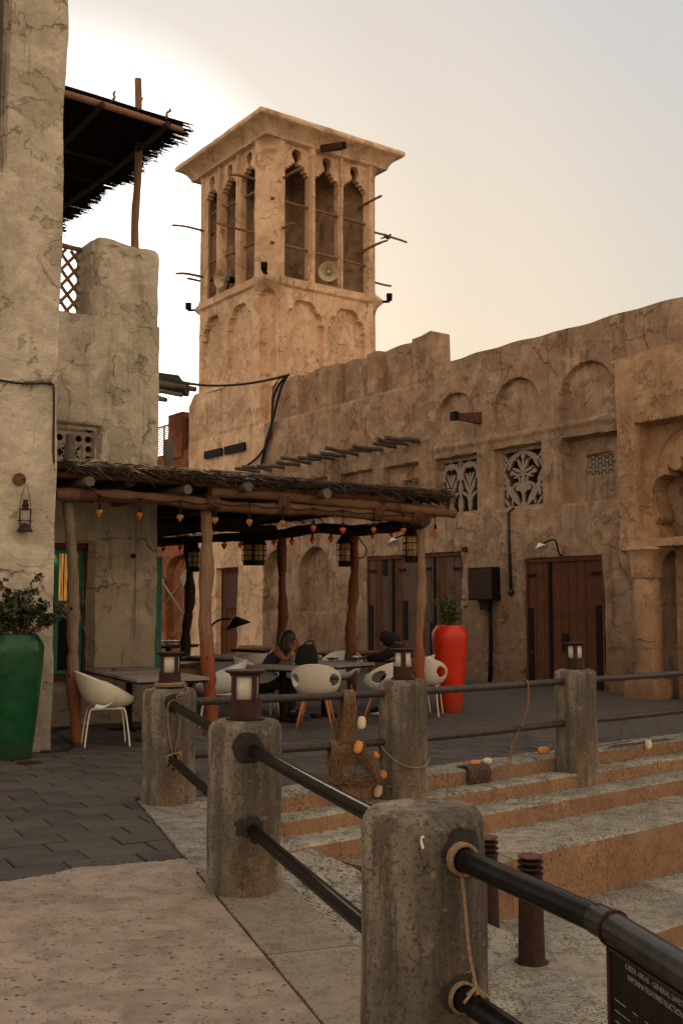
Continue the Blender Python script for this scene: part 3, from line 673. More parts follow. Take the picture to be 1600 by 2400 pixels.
for k, (s_, l_) in enumerate([(-13.0, .9), (-12.3, .85), (-11.7, .85), (-11.0, .95), (-10.35, .7), (-9.8, .95), (-9.3, .75), (-8.75, .9), (-8.25, .8), (-7.75, .95), (-7.2, .6), (-6.75, .95), (-6.15, .65), (-5.75, 1.0), (-5.35, .95)]):
    log('roof_pole', [FA.p(s_, 5.37+ru(-.03, .03), -.3), FA.p(s_+ru(-.08, .08), 5.36+ru(-.04, .04), l_+ru(-.1, .1))], .06, .05, M['grey_log'], fac)
# things fixed to the facade
def thing_slab(name, s0, s1, z0, z1, o0, o1, m, label, cat, fr=FA, group=None):
    q = slab(name, s0, s1, z0, z1, o0, o1, None, None, fr, False); return recenter(q.obj(name, m, None, label=label, cat=cat, group=group))
bx = empty('electrical_box', FA.p(-3.1, 1.69, .05), 'dark brown metal box on the wall between the two plank doors', 'electrical box')
slab('case', -3.48, -2.73, 1.70, 2.39, .0, .22, M['black'], bx); slab('door', -3.45, -2.76, 1.73, 2.36, .22, .235, M['rust'], bx); slab('funnel', -3.2, -2.95, 1.5, 1.70, .03, .16, M['black'], bx)
q = MB(); q.tube([FA.p(-2.97, 1.5, .08), FA.p(-2.97, 1.0, .07), FA.p(-2.98, .5, .07), FA.p(-3.0, .0, .08)], .045, 10); q.obj('conduit', M['black'], bx, smooth=True)
q = MB(); q.tube([FA.p(-2.41, 3.60, -.1), FA.p(-2.41, 3.52, .06), FA.p(-2.40, 2.7, .06), FA.p(-2.37, 1.9, .06)], .03, 8); q.ball(FA.p(-2.37, 1.86, .06), .07)
recenter(q.obj('cable_pipe', M['blackcab'], label='thin black pipe down the wall under the urn screen, ending in a knob', cat='pipe', smooth=True))
thing_slab('junction_box', -3.84, -3.72, 2.76, 2.86, 0, .07, M['rust'], 'tiny rusty box on the wall above the red pot', 'junction box')
pls = empty('wall_plaque', FA.p(-14.9, 6.05, .04), 'left dark rectangular plaque on the wall under the wind tower', 'plaque', 'pair of plaques under the wind tower')
slab('plate', -15.50, -14.42, 6.08, 6.31, .01, .06, M['black'], pls)
pls = empty('wall_plaque', FA.p(-13.7, 6.05, .04), 'right dark rectangular plaque with rust running down below it', 'plaque', 'pair of plaques under the wind tower')
slab('plate', -14.25, -13.08, 6.07, 6.31, .01, .06, M['black'], pls)
# floodlight box on its arm, in front of the first niche
fb = empty('floodlight', FA.p(-3.3, 5.55, .0), 'brown tapering floodlight box sticking out below the leftmost round niche', 'floodlight')
q = MB()
def taper(q, a, b_, w0, h0, w1, h1):
    d = (b_-a).normalized(); x = d.cross(Vector((0, 0, 1))).normalized(); z = x.cross(d)
    V = [a+x*sx*w0/2+z*sz*h0/2 for sx, sz in ((-1, -1), (1, -1), (1, 1), (-1, 1))]+[b_+x*sx*w1/2+z*sz*h1/2 for sx, sz in ((-1, -1), (1, -1), (1, 1), (-1, 1))]
    q.add(V, [(3, 2, 1, 0), (4, 5, 6, 7)]+[(i, (i+1) % 4, 4+(i+1) % 4, 4+i) for i in range(4)])
taper(q, FA.p(-3.3, 5.62, -.02), FA.p(-3.35, 5.60, .62), .12, .26, .10, .12); q.obj('housing', M['rust2'], fb)
q = MB(); taper(q, FA.p(-3.35, 5.60, .62), FA.p(-3.36, 5.60, .74), .16, .18, .16, .18); q.obj('head', M['black'], fb)
# gooseneck wall lamps
def wall_lamp(s_, z, label):
    e = empty('wall_lamp', FA.p(s_, z-.1, 0), label, 'wall lamp', 'gooseneck lamps above the doors')
    q = MB(); q.tube(smooth3([FA.p(s_, z-.15, .0), FA.p(s_, z-.12, .1), FA.p(s_-.03, z+.12, .16), FA.p(s_-.08, z+.15, .22), FA.p(s_-.2, z+.09, .32)], 4), .018, 8); q.obj('arm', M['black'], e, smooth=True)
    q = MB(); c = FA.p(s_-.25, z+.02, .36); mm = (Matrix.Rotation(R(28), 3, FA.n)) 
    prof_ = [(.02, .08), (.035, .06), (.135, -.04), (.14, -.05), (.13, -.045), (.03, .04), (.0, .04)]
    V = []; seg = 20
    for r_, zz in prof_:
        for k in range(seg): V.append(c+mm @ Vector((r_*math.cos(2*math.pi*k/seg), r_*math.sin(2*math.pi*k/seg), zz)))
    q.add(V, [(i*seg+k, i*seg+(k+1) % seg, (i+1)*seg+(k+1) % seg, (i+1)*seg+k) for i in range(len(prof_)-1) for k in range(seg)]); q.obj('shade', M['white'], e, smooth=True)
wall_lamp(-1.0, 2.72, 'white cone lamp above the tall reddish door on the right')
wall_lamp(-5.6, 3.05, 'white cone lamp half hidden behind the lantern by the pergola post')
# ---------------------------------------------------------------- entrance portal on the right
PO = Frame(FA.p(0, 0, .8).xy, 144, 1)
if PO.n.x > 0: PO.n = -PO.n
po = empty('entrance_portal', PO.p(2.9, 0, -.4), 'tall plastered gateway with scalloped arch and round column on the right', 'gateway')
ARCH = []
for zx, zy in ((680, 1640), (670, 1560), (635, 1500), (588, 1452), (625, 1410), (642, 1370), (640, 1310), (622, 1262), (594, 1226), (572, 1170), (560, 1110), (556, 1040), (566, 985), (592, 930), (632, 885), (680, 855), (725, 845), (768, 850), (752, 790), (748, 715), (772, 760), (806, 785), (850, 792), (886, 775), (910, 735), (914, 680), (893, 603), (935, 650), (990, 665), (1050, 650)):
    ARCH.append(PO.px(1420+zx*.1913, 950+zy*.1913, -.35))
ARCH += [(2.45, 4.36), (2.6, 4.40), (2.75, 4.52)]
ARCHP = ARCH+[(5.6-x, z) for x, z in ARCH[::-1]]
def polymask(X, Z, P):
    c = np.zeros_like(X, bool); j = len(P)-1
    for i in range(len(P)):
        xi, zi = P[i]; xj, zj = P[j]
        if zi != zj: c ^= ((zi > Z) != (zj > Z)) & (X < (xj-xi)*(Z-zi)/(zj-zi)+xi)
        j = i
    return c
def podep(X, Z):
    D = .35*sbox(X, Z, 1.46, 4.15, 2.86, 4.75, .03)
    fr_ = .05*(1-ss(.04, .06, np.abs(X-1.66)))*sbox(X, Z, 1.4, 1.9, 2.86, 4.2)
    arc = (np.abs(np.hypot((X-2.55)/.86, (Z-4.05)/.62)-1) < .035) & (Z > 4.15) & (X < 2.5)
    return D-fr_*0+.03*arc*(D > .3)+.03*fbm(X*.9, Z*.9, 3)
def pohole(X, Z): return polymask(X, Z, ARCHP)
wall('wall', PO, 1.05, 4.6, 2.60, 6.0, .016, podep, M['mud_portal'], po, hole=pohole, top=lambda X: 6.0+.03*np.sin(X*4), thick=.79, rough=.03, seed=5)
q = MB(); P = [PO.p(1.05, 0, -.02), PO.p(4.6, 0, -.02), PO.p(4.6, 0, -.78), PO.p(1.05, 0, -.78)]; q.prism([(p.x, p.y) for p in P][::-1], 5.85, 5.96); q.obj('top_slab', M['mud_portal'], po)
def sqlofts(name, c0, sections, m, parent, fr, n=7, rnd_=.35):      # stack of rounded squares (half size, z)
    V = []; F = []; seg = 28
    for hx, hy, z in sections:
        for k in range(seg):
            a = 2*math.pi*k/seg; ca, sa = math.cos(a), math.sin(a); e = n
            rr = 1/((abs(ca)**e+abs(sa)**e)**(1/e))
            V.append(fr.p(c0[0]+hx*ca*rr, z, c0[1]+hy*sa*rr)+Vector((ru(-.006, .006), ru(-.006, .006), 0)))
    ns = len(sections)
    F = [(i*seg+k, i*seg+(k+1) % seg, (i+1)*seg+(k+1) % seg, (i+1)*seg+k) for i in range(ns-1) for k in range(seg)]+[tuple(range(seg)), tuple(range((ns-1)*seg, ns*seg))]
    q = MB(); q.add(V, F); return q.obj(name, m, parent, smooth=True, angle=50)
sqlofts('column', (1.44, -.24), [(.225, .225, .3)]+[(.215+.005*math.sin(z*5), .215, z) for z in [.5+.12*i for i in range(13)]]+[(.205, .205, 2.06)], M['mud_portal'], po, PO, 2.6)
sqlofts('collar', (1.44, -.25), [(.225, .225, 2.07), (.228, .228, 2.1), (.235, .232, 2.34), (.265, .24, 2.42), (.33, .26, 2.49), (.38, .28, 2.535)], M['mud_portal'], po, PO, 5)
sqlofts('capital', (1.45, -.30), [(.39, .32, 2.535), (.41, .34, 2.55), (.41, .34, 2.585), (.395, .32, 2.605)], M['mud_portal'], po, PO, 12)
sqlofts('base', (1.40, -.24), [(.36, .26, -.02), (.37, .27, .1), (.36, .26, .27), (.34, .24, .33)], M['mud_portal'], po, PO, 10)
wall('inner_jamb', PO, 2.05, 2.55, 0, 4.9, .05, None, M['mud_portal'], po, thick=.3, off=-.5, rough=.03, seed=8)
wall('inner_jamb', PO, 1.83, 2.06, 0, 2.62, .05, None, M['mud_portal'], po, thick=.25, off=-.52, rough=.03, seed=18)
# ---------------------------------------------------------------- wind tower
TO = FA.p(-12.05, 0, 0)
TR = Frame(TO.xy, 54, 1); TR.d = -FA.n.copy(); TR.n = FA.d.copy()
tw = empty('wind_tower', FA.p(-14.25, 7, -2.15), 'square orange-tan wind tower with keyhole openings and wide flared cornice', 'tower')
TC = FA.p(-14.31, 0, -2.205); HS = 2.20
def tframe(k):
    a = k*math.pi/2; f = Frame((0, 0), 0)
    d = Matrix.Rotation(a, 3, 'Z') @ FA.d; n = Matrix.Rotation(a, 3, 'Z') @ FA.n
    f.d = d; f.n = n; f.o = Vector((TC.x, TC.y, 0))+n*HS; return f
OPEN = [(-1.62, -.68), (-.52, .46), (.60, 1.56)]
OPR = [(-1.50, -.62), (-.42, .48), (.62, 1.54)]
def khole(ops):
    def f(X, Z):
        H = np.zeros_like(X, bool)
        for a, b_ in ops:
            c = (a+b_)/2; h = (b_-a)/2; x = np.abs(X-c)
            w = np.where(Z < 14.38, h-.02, np.where(Z < 14.47, h*.85, np.where(Z < 14.56, h*.62, np.where(Z < 14.63, h*.40, np.where(Z < 14.78, h*.19, 0)))))
            H |= (x < w) & (Z > 11.16); H |= np.hypot(x, (Z-14.92)*.9) < .165
        return H
    return f
def tdep(ops, pans):
    def f(X, Z):
        D = np.zeros_like(X)
        for a, b_ in ops: D = np.maximum(D, .10*sbox(X, Z, a-.02, b_+.02, 11.13, 15.2, .03))
        for a, b_ in pans:
            c = (a+b_)/2; h = (b_-a)/2-.02; x = np.abs(X-c)
            D = np.maximum(D, .03*sbox(X, Z, a-.05, b_+.05, 8.2, 10.84, .03))
            m = (x < h) & (Z < 9.86) | (x < h-.07) & (Z < 9.98) | (np.hypot(x-(h-.25), Z-10.02) < .2) | (np.hypot(x-.16*h, (Z-10.22)) < .30) | (x < h-.25) & (Z < 10.3)
            D = np.maximum(D, (.18)*m*(Z > 8.42))
        D = D-.05*sbox(X, Z, -3, 3, 10.86, 11.12, .03)
        D = D-.06*ss(15.18, 15.3, Z)
        return D+.02*fbm(X, Z, 3)
    return f
CH = .52
PANL = [(-1.56, -.24), (.04, 1.46)]; PANR = [(-1.46, -.12), (.06, 1.45)]
for k in range(4):
    f = tframe(k); ops = OPEN if k % 2 == 0 else OPR; pans = PANL if k % 2 == 0 else PANR
    z0 = 6.6 if k != 0 else 8.15
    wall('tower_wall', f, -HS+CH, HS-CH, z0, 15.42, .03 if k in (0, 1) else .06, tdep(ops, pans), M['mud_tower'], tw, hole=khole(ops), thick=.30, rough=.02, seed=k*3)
# chamfered corners, each with slim round-headed niches, swelling to a square corner at the ledge and the cornice
for k in range(4):
    f0 = tframe(k); a = math.pi/4; g = Frame((0, 0), 0)
    g.d = Matrix.Rotation(a, 3, 'Z') @ f0.d; g.n = Matrix.Rotation(a, 3, 'Z') @ f0.n
    diag = HS*math.sqrt(2)-CH/math.sqrt(2); g.o = Vector((TC.x, TC.y, 0))+g.n*diag; hw = CH/math.sqrt(2)+.004
    def cdep(X, Z):
        q_ = np.clip(1-np.abs(X)/hw, 0, 1)
        sw = np.exp(-((Z-11.0)/.19)**2)+ss(15.05, 15.35, Z)+.8*np.exp(-((Z-15.1)/.12)**2)*.0
        D = -.30*sw*(1-np.abs(X)/hw*.85)
        D = D+.17*sarch(X, Z, -.22, .22, 8.0, 10.72, .08, rise=.24)*1.0+.12*sarch(X, Z, -.19, .19, 13.95, 14.95, .25, rise=.2)*ss(13.95, 14.6, Z)
        return D+.02*fbm(X, Z, 2)
    wall('corner_pier', g, -hw, hw, 6.6, 15.42, .03, cdep, M['mud_tower'], tw, thick=.25, rough=.02, seed=k+20)
# cornice
V = []; F = []; prof_ = [(-.12, 15.20), (.05, 15.22), (.07, 15.30), (.09, 15.33), (.16, 15.44), (.28, 15.54), (.40, 15.60), (.44, 15.62), (.455, 15.68), (.445, 15.76), (.34, 15.83), (-.6, 15.95), (-2.05, 15.98)]
ns = 26
ring = []
for k in range(4):
    for i in range(ns): ring.append((k, -1+2*i/ns))
for off, z in prof_:
    for k, t in ring:
        f = tframe(k); p = f.p(t*(HS+off), z, off)
        p += Vector((0, 0, .018*mnoise.noise(p*1.7)))+Vector((mnoise.noise(p*2.1)*.02, mnoise.noise(p*2.3+Vector((5, 5, 5)))*.02, 0)); V.append(p)
m_ = len(ring)
F = [(i*m_+k, i*m_+(k+1) % m_, (i+1)*m_+(k+1) % m_, (i+1)*m_+k) for i in range(len(prof_)-1) for k in range(m_)]+[tuple(range((len(prof_)-1)*m_, len(prof_)*m_))]
q = MB(); q.add(V, F); q.obj('cornice', M['mud_tower'], tw, smooth=True, angle=50)
# inside: ceiling, floor and the two crossing wind baffles
q = MB(); rr = [TC+FA.d*a*1.95+FA.n*b_*1.95 for a, b_ in ((-1, -1), (1, -1), (1, 1), (-1, 1))]
q.prism([(p.x, p.y) for p in rr][::-1] if False else [(p.x, p.y) for p in rr], 15.22, 15.4); q.prism([(p.x, p.y) for p in rr], 10.9, 11.12)
q.obj('tower_floor', M['mud_facade'], tw)
for s_ in (1, -1):
    q = MB(); ang = math.atan2(FA.d.y, FA.d.x)+s_*math.pi/4; q.box(TC+Vector((0, 0, 13.2)), (5.0, .16, 4.2), Matrix.Rotation(ang, 3, 'Z')); q.obj('wind_baffle', M['mud_facade'], tw)
# tower roof light box under the cornice
e = empty('floodlight', TR.p(2.35, 15.3, .2), 'dark floodlight fixed under the cornice of the wind tower', 'floodlight')
q = MB(); taper(q, TR.p(1.9, 15.25, .0), TR.p(2.35, 15.28, .5), .1, .2, .16, .2); q.obj('housing', M['rust'], e)
q = MB(); taper(q, TR.p(2.35, 15.28, .5), TR.p(2.4, 15.29, .6), .12, .16, .14, .18); q.obj('head', M['black'], e)
# poles through the tower
L0 = tframe(0)
for fr_, s_, z, l_, r_ in ((TR, .62, 14.05, .95, .045), (TR, .60, 12.54, .6, .04), (TR, 3.70, 14.0, .62, .04), (TR, 3.66, 12.5, 1.0, .04),
                           (FA, -12.70, 14.05, .85, .04), (FA, -12.72, 12.45, 1.25, .04), (FA, -15.95, 13.45, 1.0, .04), (FA, -15.95, 11.95, .85, .045), (FA, -16.1, 11.85, .4, .04)):
    tip = fr_.p(s_+ru(-.06, .06), z+ru(-.05, .05), l_)
    log('wood_pole', [fr_.p(s_, z, -.5), fr_.p(s_+ru(-.03, .03), z+.02, l_*.5), tip], r_*1.1, r_*.85, M['pole'], tw)
    if fr_ is TR and l_ == 1.0: perch = tip
for z, o_ in ((13.40, -.22), (12.08, -.22)):
    log('wood_pole', [TR.p(.3, z+.03, o_), TR.p(2.1, z, o_+.03), TR.p(3.9, z-.03, o_)], .048, .045, M['pole'], tw)
for z in (13.9, 12.35): log('wood_pole', [FA.p(-15.8, z+.1, -.3), FA.p(-14.2, z, -.26), FA.p(-12.6, z-.03, -.3)], .045, .045, M['pole'], tw)
BK = tframe(2)
for s_, z, l_ in ((-1.75, 13.35, 1.25), (-1.75, 11.75, .6)): log('wood_pole', [BK.p(s_, z, -.5), BK.p(s_, z-.05, l_)], .04, .035, M['pole'], tw)
# pigeon on the pole tip
e = empty('bird', perch, 'small dark bird perched on a pole end at the tower, right side', 'bird')
q = MB(); q.ball(perch+Vector((0, 0, .10)), .07, 10, 6, (1.5, .8, .8), Matrix.Rotation(.5, 3, 'Y')); q.ball(perch+Vector((.09, 0, .17)), .035); q.tube([perch+Vector((-.07, 0, .10)), perch+Vector((-.2, 0, .05))], [.03, .015], 6); q.tube([perch+Vector((0, 0, .06)), perch], .006, 5); q.obj('body', M['hair'], e, smooth=True)
# horn loudspeakers standing in the openings
def horn(p, dirv, label, sc=1):
    e = empty('loudspeaker', p-Vector((0, 0, .30)), label, 'loudspeaker', 'horn loudspeakers in the wind tower')
    rot = Vector(dirv).to_track_quat('Z', 'Y').to_matrix()
    def lat(name, pr, m, seg=24):
        V = [p+rot @ Vector((r_*sc*math.cos(2*math.pi*k/seg), r_*sc*math.sin(2*math.pi*k/seg), z*sc)) for r_, z in pr for k in range(seg)]
        q = MB(); q.add(V, [(i*seg+k, i*seg+(k+1) % seg, (i+1)*seg+(k+1) % seg, (i+1)*seg+k) for i in range(len(pr)-1) for k in range(seg)]+[tuple(range((len(pr)-1)*seg, len(pr)*seg))]); q.obj(name, m, e, smooth=True, angle=50)
    lat('bell', [(.06, -.22), (.08, -.18), (.12, -.08), (.19, .02), (.26, .08), (.27, .10), (.25, .09), (.18, .03), (.10, -.06), (.04, -.12)], M['horn'])
    lat('centre_plug', [(.07, -.10), (.06, -.02), (.04, .02), (.0, .03)], M['horn'], 12)
    lat('driver', [(.0, -.42), (.10, -.41), (.10, -.24), (.06, -.22)], M['black'], 16)
    q = MB(); q.tube([p+rot @ Vector((0, .0, -.25)), p+Vector((0, 0, -.30))+rot @ Vector((0, 0, -.2))], .03, 8); q.obj('bracket', M['black'], e)
horn(TR.p(2.12, 11.47, .12), (-.05, -1, -.12), 'cream horn loudspeaker on the right face of the wind tower', 1.12)
horn(FA.p(-14.35, 11.47, .12), (-.95, -.9, -.12), 'cream horn loudspeaker on the left face of the wind tower, half turned away', 1.05)
def flood(p, side, label):
    e = empty('floodlight', p, label, 'floodlight', 'small floodlights on the tower ledge')
    q = MB(); q.box(p+side*.12, (.22, .12, .05), Matrix.Rotation(math.atan2(side.y, side.x), 3, 'Z')); q.obj('arm', M['black'], e)
    q = MB(); c = p+side*.22+Vector((0, 0, .13)); q.lathe([(.0, -.1), (.08, -.1), (.09, .0), (.10, .11), (.0, .12)], c, 12)
    for k in range(5): q.box(c+Vector((-.08+.04*k, 0, .0)), (.012, .2, .2))
    q.obj('lamp_head', M['black'], e)
cf = (FA.n+FA.d).normalized()
flood(TC+cf*(HS*1.414-.12)+Vector((0, 0, 11.12)), cf, 'small black floodlight on the front corner of the tower ledge')
cl = (FA.n-FA.d).normalized(); flood(TC+cl*(HS*1.414-.1)+Vector((0, 0, 11.0)), cl, 'small black floodlight on the left corner of the tower ledge')
crr = (FA.d-FA.n).normalized(); flood(TC+crr*(HS*1.414-.1)+Vector((0, 0, 11.0)), crr, 'small black floodlight on the right corner of the tower ledge')
# small wood box on the parapet
# cables that sag to the tower and drop down the wall
q = MB(); A_ = FA.p(-19.5, 8.9, .6); B_ = FA.p(-11.6, 8.05, .06)
def sag(a, b_, s_, n=12): return [a.lerp(b_, i/n)-Vector((0, 0, s_*4*(i/n)*(1-i/n))) for i in range(n+1)]
pa = atY(362, 884, 31); B_ = FA.p(*FA.px(678, 878, .06), .06)
q.tube(sag(pa, B_, .28), .035, 6); q.tube(sag(pa+Vector((0, 0, .12)), B_, .34), .022, 6); q.tube(sag(pa+Vector((-4, 1, .8)), pa, .1), .03, 6)
for pts, r_ in (([(672, 880), (655, 900), (640, 935), (637, 985), (630, 1030), (605, 1070), (575, 1094)], .035), ([(674, 880), (660, 905), (650, 940), (640, 980), (628, 1020), (618, 1060), (612, 1090)], .038), ([(668, 881), (648, 895), (638, 930), (634, 1000), (622, 1060), (616, 1085)], .018)):
    q.tube(smooth3([FA.p(*FA.px(u_, v_, .08), .08) for u_, v_ in pts], 5), r_, 6)
recenter(q.obj('power_cable', M['blackcab'], label='bundle of black cables drooping across the tower and down the wall', cat='cable', smooth=True))

# ---------------------------------------------------------------- reddish building far left behind
BB = Frame(FA.p(0, 0, -.9).xy, 144, 1)
if BB.n.x > 0: BB.n = -BB.n
bb = empty('red_mud_building', BB.p(-19, 0), 'reddish plastered building with a square parapet pier seen between wall and tower', 'building')
def bbd(X, Z): return .25*sarch(X, Z, -19.75, -17.5, -1, 3.25, .05, rise=.45)
wall('wall', BB, -24, -16.8, 0, 6.95, .07, bbd, M['mud_red'], bb, thick=.5, rough=.05, seed=31, top=lambda X: 6.75+.08*np.sin(X*3))
wall('parapet_pier', BB, -19.75, -18.75, 6.6, 8.15, .05, None, M['mud_red'], bb, thick=.6, rough=.05, off=.05, seed=33)
for a, b_ in ((-20.9, -19.85), (-18.7, -16.9)):
    sc_ = empty('slatted_screen', BB.p(a, 6.9)); sc_.parent = bb; sc_.location = BB.p(a, 6.9, -.1)-bb.location; KID.setdefault(bb.name, []).append(sc_)
    for k in range(15): slab('slat', a, b_, 6.93+k*.062, 6.955+k*.062, -.12, -.09, M['rust2'], sc_, BB)
    for x in (a, (a+b_)/2, b_-.05): slab('upright', x, x+.05, 6.8, 7.9, -.125, -.085, M['rust2'], sc_, BB)
    slab('top_rail', a, b_, 7.85, 7.9, -.13, -.08, M['rust2'], sc_, BB)
# crossed wooden oars on that wall
ow = FA.px(405, 1370, -.6)
for a_, b_, lab in (((374, 1352), (443, 1458), 'pale wooden oar leaning down to the right, crossed with another'), ((437, 1350), (392, 1410), 'pale square-bladed paddle crossed over an oar')):
    pa_ = BB.p(*BB.px(*a_, .12), .12); pb_ = BB.p(*BB.px(*b_, .12), .12); e = empty('oar', (pa_+pb_)/2, lab, 'oar', 'crossed oars on the back wall')
    q = MB(); d = (pb_-pa_).normalized(); q.tube([pa_+d*.25, pb_], .03, 8); q.obj('shaft', M['gypsum'], e, smooth=True)
    q = MB(); x = d.cross(BB.n).normalized(); w = .09 if 'leaning' in lab else .2
    q.box(pa_+d*.12, (w*2, .03, .55), Matrix((x, BB.n, d)).transposed()); q.obj('blade', M['gypsum'], e)
# canopy with log ends behind the left wall
cp = empty('distant_canopy', atY(365, 905, 34)-Vector((0, 0, 2)), 'thatch canopy edge with stacked log ends behind the left wall', 'canopy')
for (u0, v0, u1, v1, r_) in ((300, 880, 457, 913, .13), (300, 895, 440, 908, .14), (300, 905, 425, 925, .1), (300, 915, 390, 937, .12)):
    log('log', [atY(u0, v0, 34), atY(u1, v1, 33)], r_, r_*.7, M['grey_log'], cp)
q = MB(); c = atY(320, 890, 35); q.box(c, (3.2, 2.5, .22), Matrix.Rotation(R(8), 3, 'Y')); q.obj('roof_mat', M['thatch'], cp)

# ---------------------------------------------------------------- left building (pale plaster): near tall wall, rear wall with window, parapet pier
LW = Frame((-3.2, 11.9), 60, 1)
if LW.n.y > 0: LW.n = -LW.n
MW = Frame((-3.455, 14.45), 55, 1)
if MW.n.y > 0: MW.n = -MW.n
lb = empty('pale_mud_building', LW.p(-1, 0), 'pale cream plastered building filling the left edge, with rooftop pier and lattice', 'building')
def lwd(X, Z): return .12*sbox(X, Z, -2.2, -.645, 6.45, 12, .03)+.03*fbm(X*.7, Z*.7, 3)-.015*ss(7.6, 8.2, Z)*ss(-.3, .0, X)
def lw_edge(Z): return 0
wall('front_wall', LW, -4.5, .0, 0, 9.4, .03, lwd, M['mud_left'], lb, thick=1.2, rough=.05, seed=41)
slab('shutter', -2.1, -.70, 6.5, 9.3, -.135, -.085, M['grey_log'], lb, LW)
# rear wall
def mwd(X, Z):
    D = .10*sbox(X, Z, -.6, .17, 3.1, 4.06, .03)+.04*fbm(X*.9+5, Z*.9, 3)
    D = np.maximum(D, .22*sbox(X, Z, -1.2, .12, .55, 2.46, .06))
    return D
def mwh(X, Z): return ((X < .12) & (X > -.53) & (Z > 3.15) & (Z < 4.0)) | ((X < .05) & (X > -1.1) & (Z > .62) & (Z < 2.40))
wall('rear_wall', MW, -1.4, 1.03, 0, 5.58, .022, mwd, M['mud_left'], lb, hole=mwh, thick=.5, rough=.04, seed=47)
wall('parapet_pier', MW, .0, 1.03, 5.55, 6.74, .022, lambda X, Z: .10*ss(.12, 0, X)**2+.06*ss(.93, 1.03, X)**2+.06*ss(6.6, 6.74, Z), M['mud_left'], lb, thick=.62, rough=.05, seed=48, top=lambda X: 6.72+.03*np.sin(X*7)-.04*ss(.8, 1.03, X)-.05*ss(.12, 0, X))
q = MB(); P = [MW.p(.0, 0, -.03), MW.p(1.01, 0, -.03), MW.p(1.01, 0, -.62), MW.p(.0, 0, -.62)]; pp = [(p.x, p.y) for p in P]; q.prism(pp[::-1], 6.5, 6.665); q.obj('pier_top', M['mud_left'], lb)
q = MB(); P = [MW.p(-1.4, 0, -.05), MW.p(1.0, 0, -.05), MW.p(1.0, 0, -5), MW.p(-1.4, 0, -5)]; pp = [(p.x, p.y) for p in P]; q.prism(pp[::-1], 5.3, 5.5); q.obj('roof_terrace', M['mud_left'], lb)
# side wall that runs back from the rear wall's corner
SW = Frame(MW.p(1.03, 0).xy, 325, 1); SW.d = -MW.n.copy(); SW.n = MW.d.copy()
wall('side_wall', SW, 0.0, 9.5, 0, 5.5, .12, None, M['mud_left'], lb, thick=.3, off=.0, rough=.03, seed=49)
# lattice on the roof
lt = empty('lattice_screen', MW.p(-.35, 5.55, -.42)); lt.parent = lb; lt.location = MW.p(-.35, 5.55, -.42)-lb.location; KID.setdefault(lb.name, []).append(lt)
x0, x1, z0, z1 = -.85, -.02, 5.55, 6.6
def clipseg(x, z, dx, dz):
    ts = []
    for lo, hi, p_, d_ in ((x0, x1, x, dx), (z0, z1, z, dz)):
        a, b_ = (lo-p_)/d_, (hi-p_)/d_; ts.append((min(a, b_), max(a, b_)))
    a, b_ = max(t[0] for t in ts), min(t[1] for t in ts); return (a, b_) if b_ > a+.03 else None
for sgn_, o_ in ((1, -.42), (-1, -.445)):
    for k in range(-12, 14):
        cx = x0+k*.19; r_ = clipseg(cx, (z0+z1)/2, sgn_*.64, .77)
        if not r_: continue
        a, b_ = r_; p0 = MW.p(cx+sgn_*.64*a, (z0+z1)/2+.77*a, o_); p1 = MW.p(cx+sgn_*.64*b_, (z0+z1)/2+.77*b_, o_)
        q = MB(); d = (p1-p0); x = d.normalized().cross(MW.n); q.box((p0+p1)/2, (.046, .02, d.length), Matrix((x.normalized(), MW.n, d.normalized())).transposed()); q.obj('slat', M['pole'], lt)
log('top_pole', [MW.p(-.9, 6.68, -.43), MW.p(.05, 6.62, -.43)], .045, .04, M['pole'], lt)
# pierced gypsum vent
def venth(X, Z):
    x = X; c = .155
    H = np.zeros_like(X, bool)
    H |= (np.hypot(((X+.03+.065*0) % .135)-.0675, Z-3.87) < .046) & (Z > 3.8) & (X < .10)
    H |= (np.hypot(X-.045, ((Z-3.87+.0675) % .135)-.0675) < .046) & (X > -.02)
    inn = (X < -.06) & (Z < 3.77)
    u_ = ((X+.06) % .2)-.1; w_ = ((Z-3.77) % .2)-.1
    star = (np.abs(u_)+np.abs(w_) < .055) | ((np.abs(u_) < .014) & (np.abs(w_) < .06)) | ((np.abs(w_) < .014) & (np.abs(u_) < .06))
    a = (u_+w_)/1.414; b_ = (u_-w_)/1.414
    for s_ in (-1, 1):
        for t_ in (-1, 1):
            uu = u_-s_*.1; ww = w_-t_*.1; 
            a1 = (uu*s_+ww*t_)/1.414+.055; b1 = (uu*s_-ww*t_)/1.414; star = star | ((np.abs(a1) < .05) & (np.abs(b1) < .018*(1-(a1/.05)**2)))
    return H | (inn & star)
wall('pierced_vent', MW, -.53, .12, 3.15, 4.0, .0065, lambda X, Z: .012*((np.abs(X+.055) < .008)*(Z < 3.77) | (np.abs(Z-3.775) < .008)*(X < -.05)).astype(float)-.02*(X > .098)-.02*(Z > 3.975), M['gypsum'], lb, hole=venth, thick=.04, off=-.11, rough=.003)
q = slab('', -1.2, .5, 2.9, 4.2, -.30, -.28, None, None, MW, False); q.obj('inner_wall', M['soil'], lb)
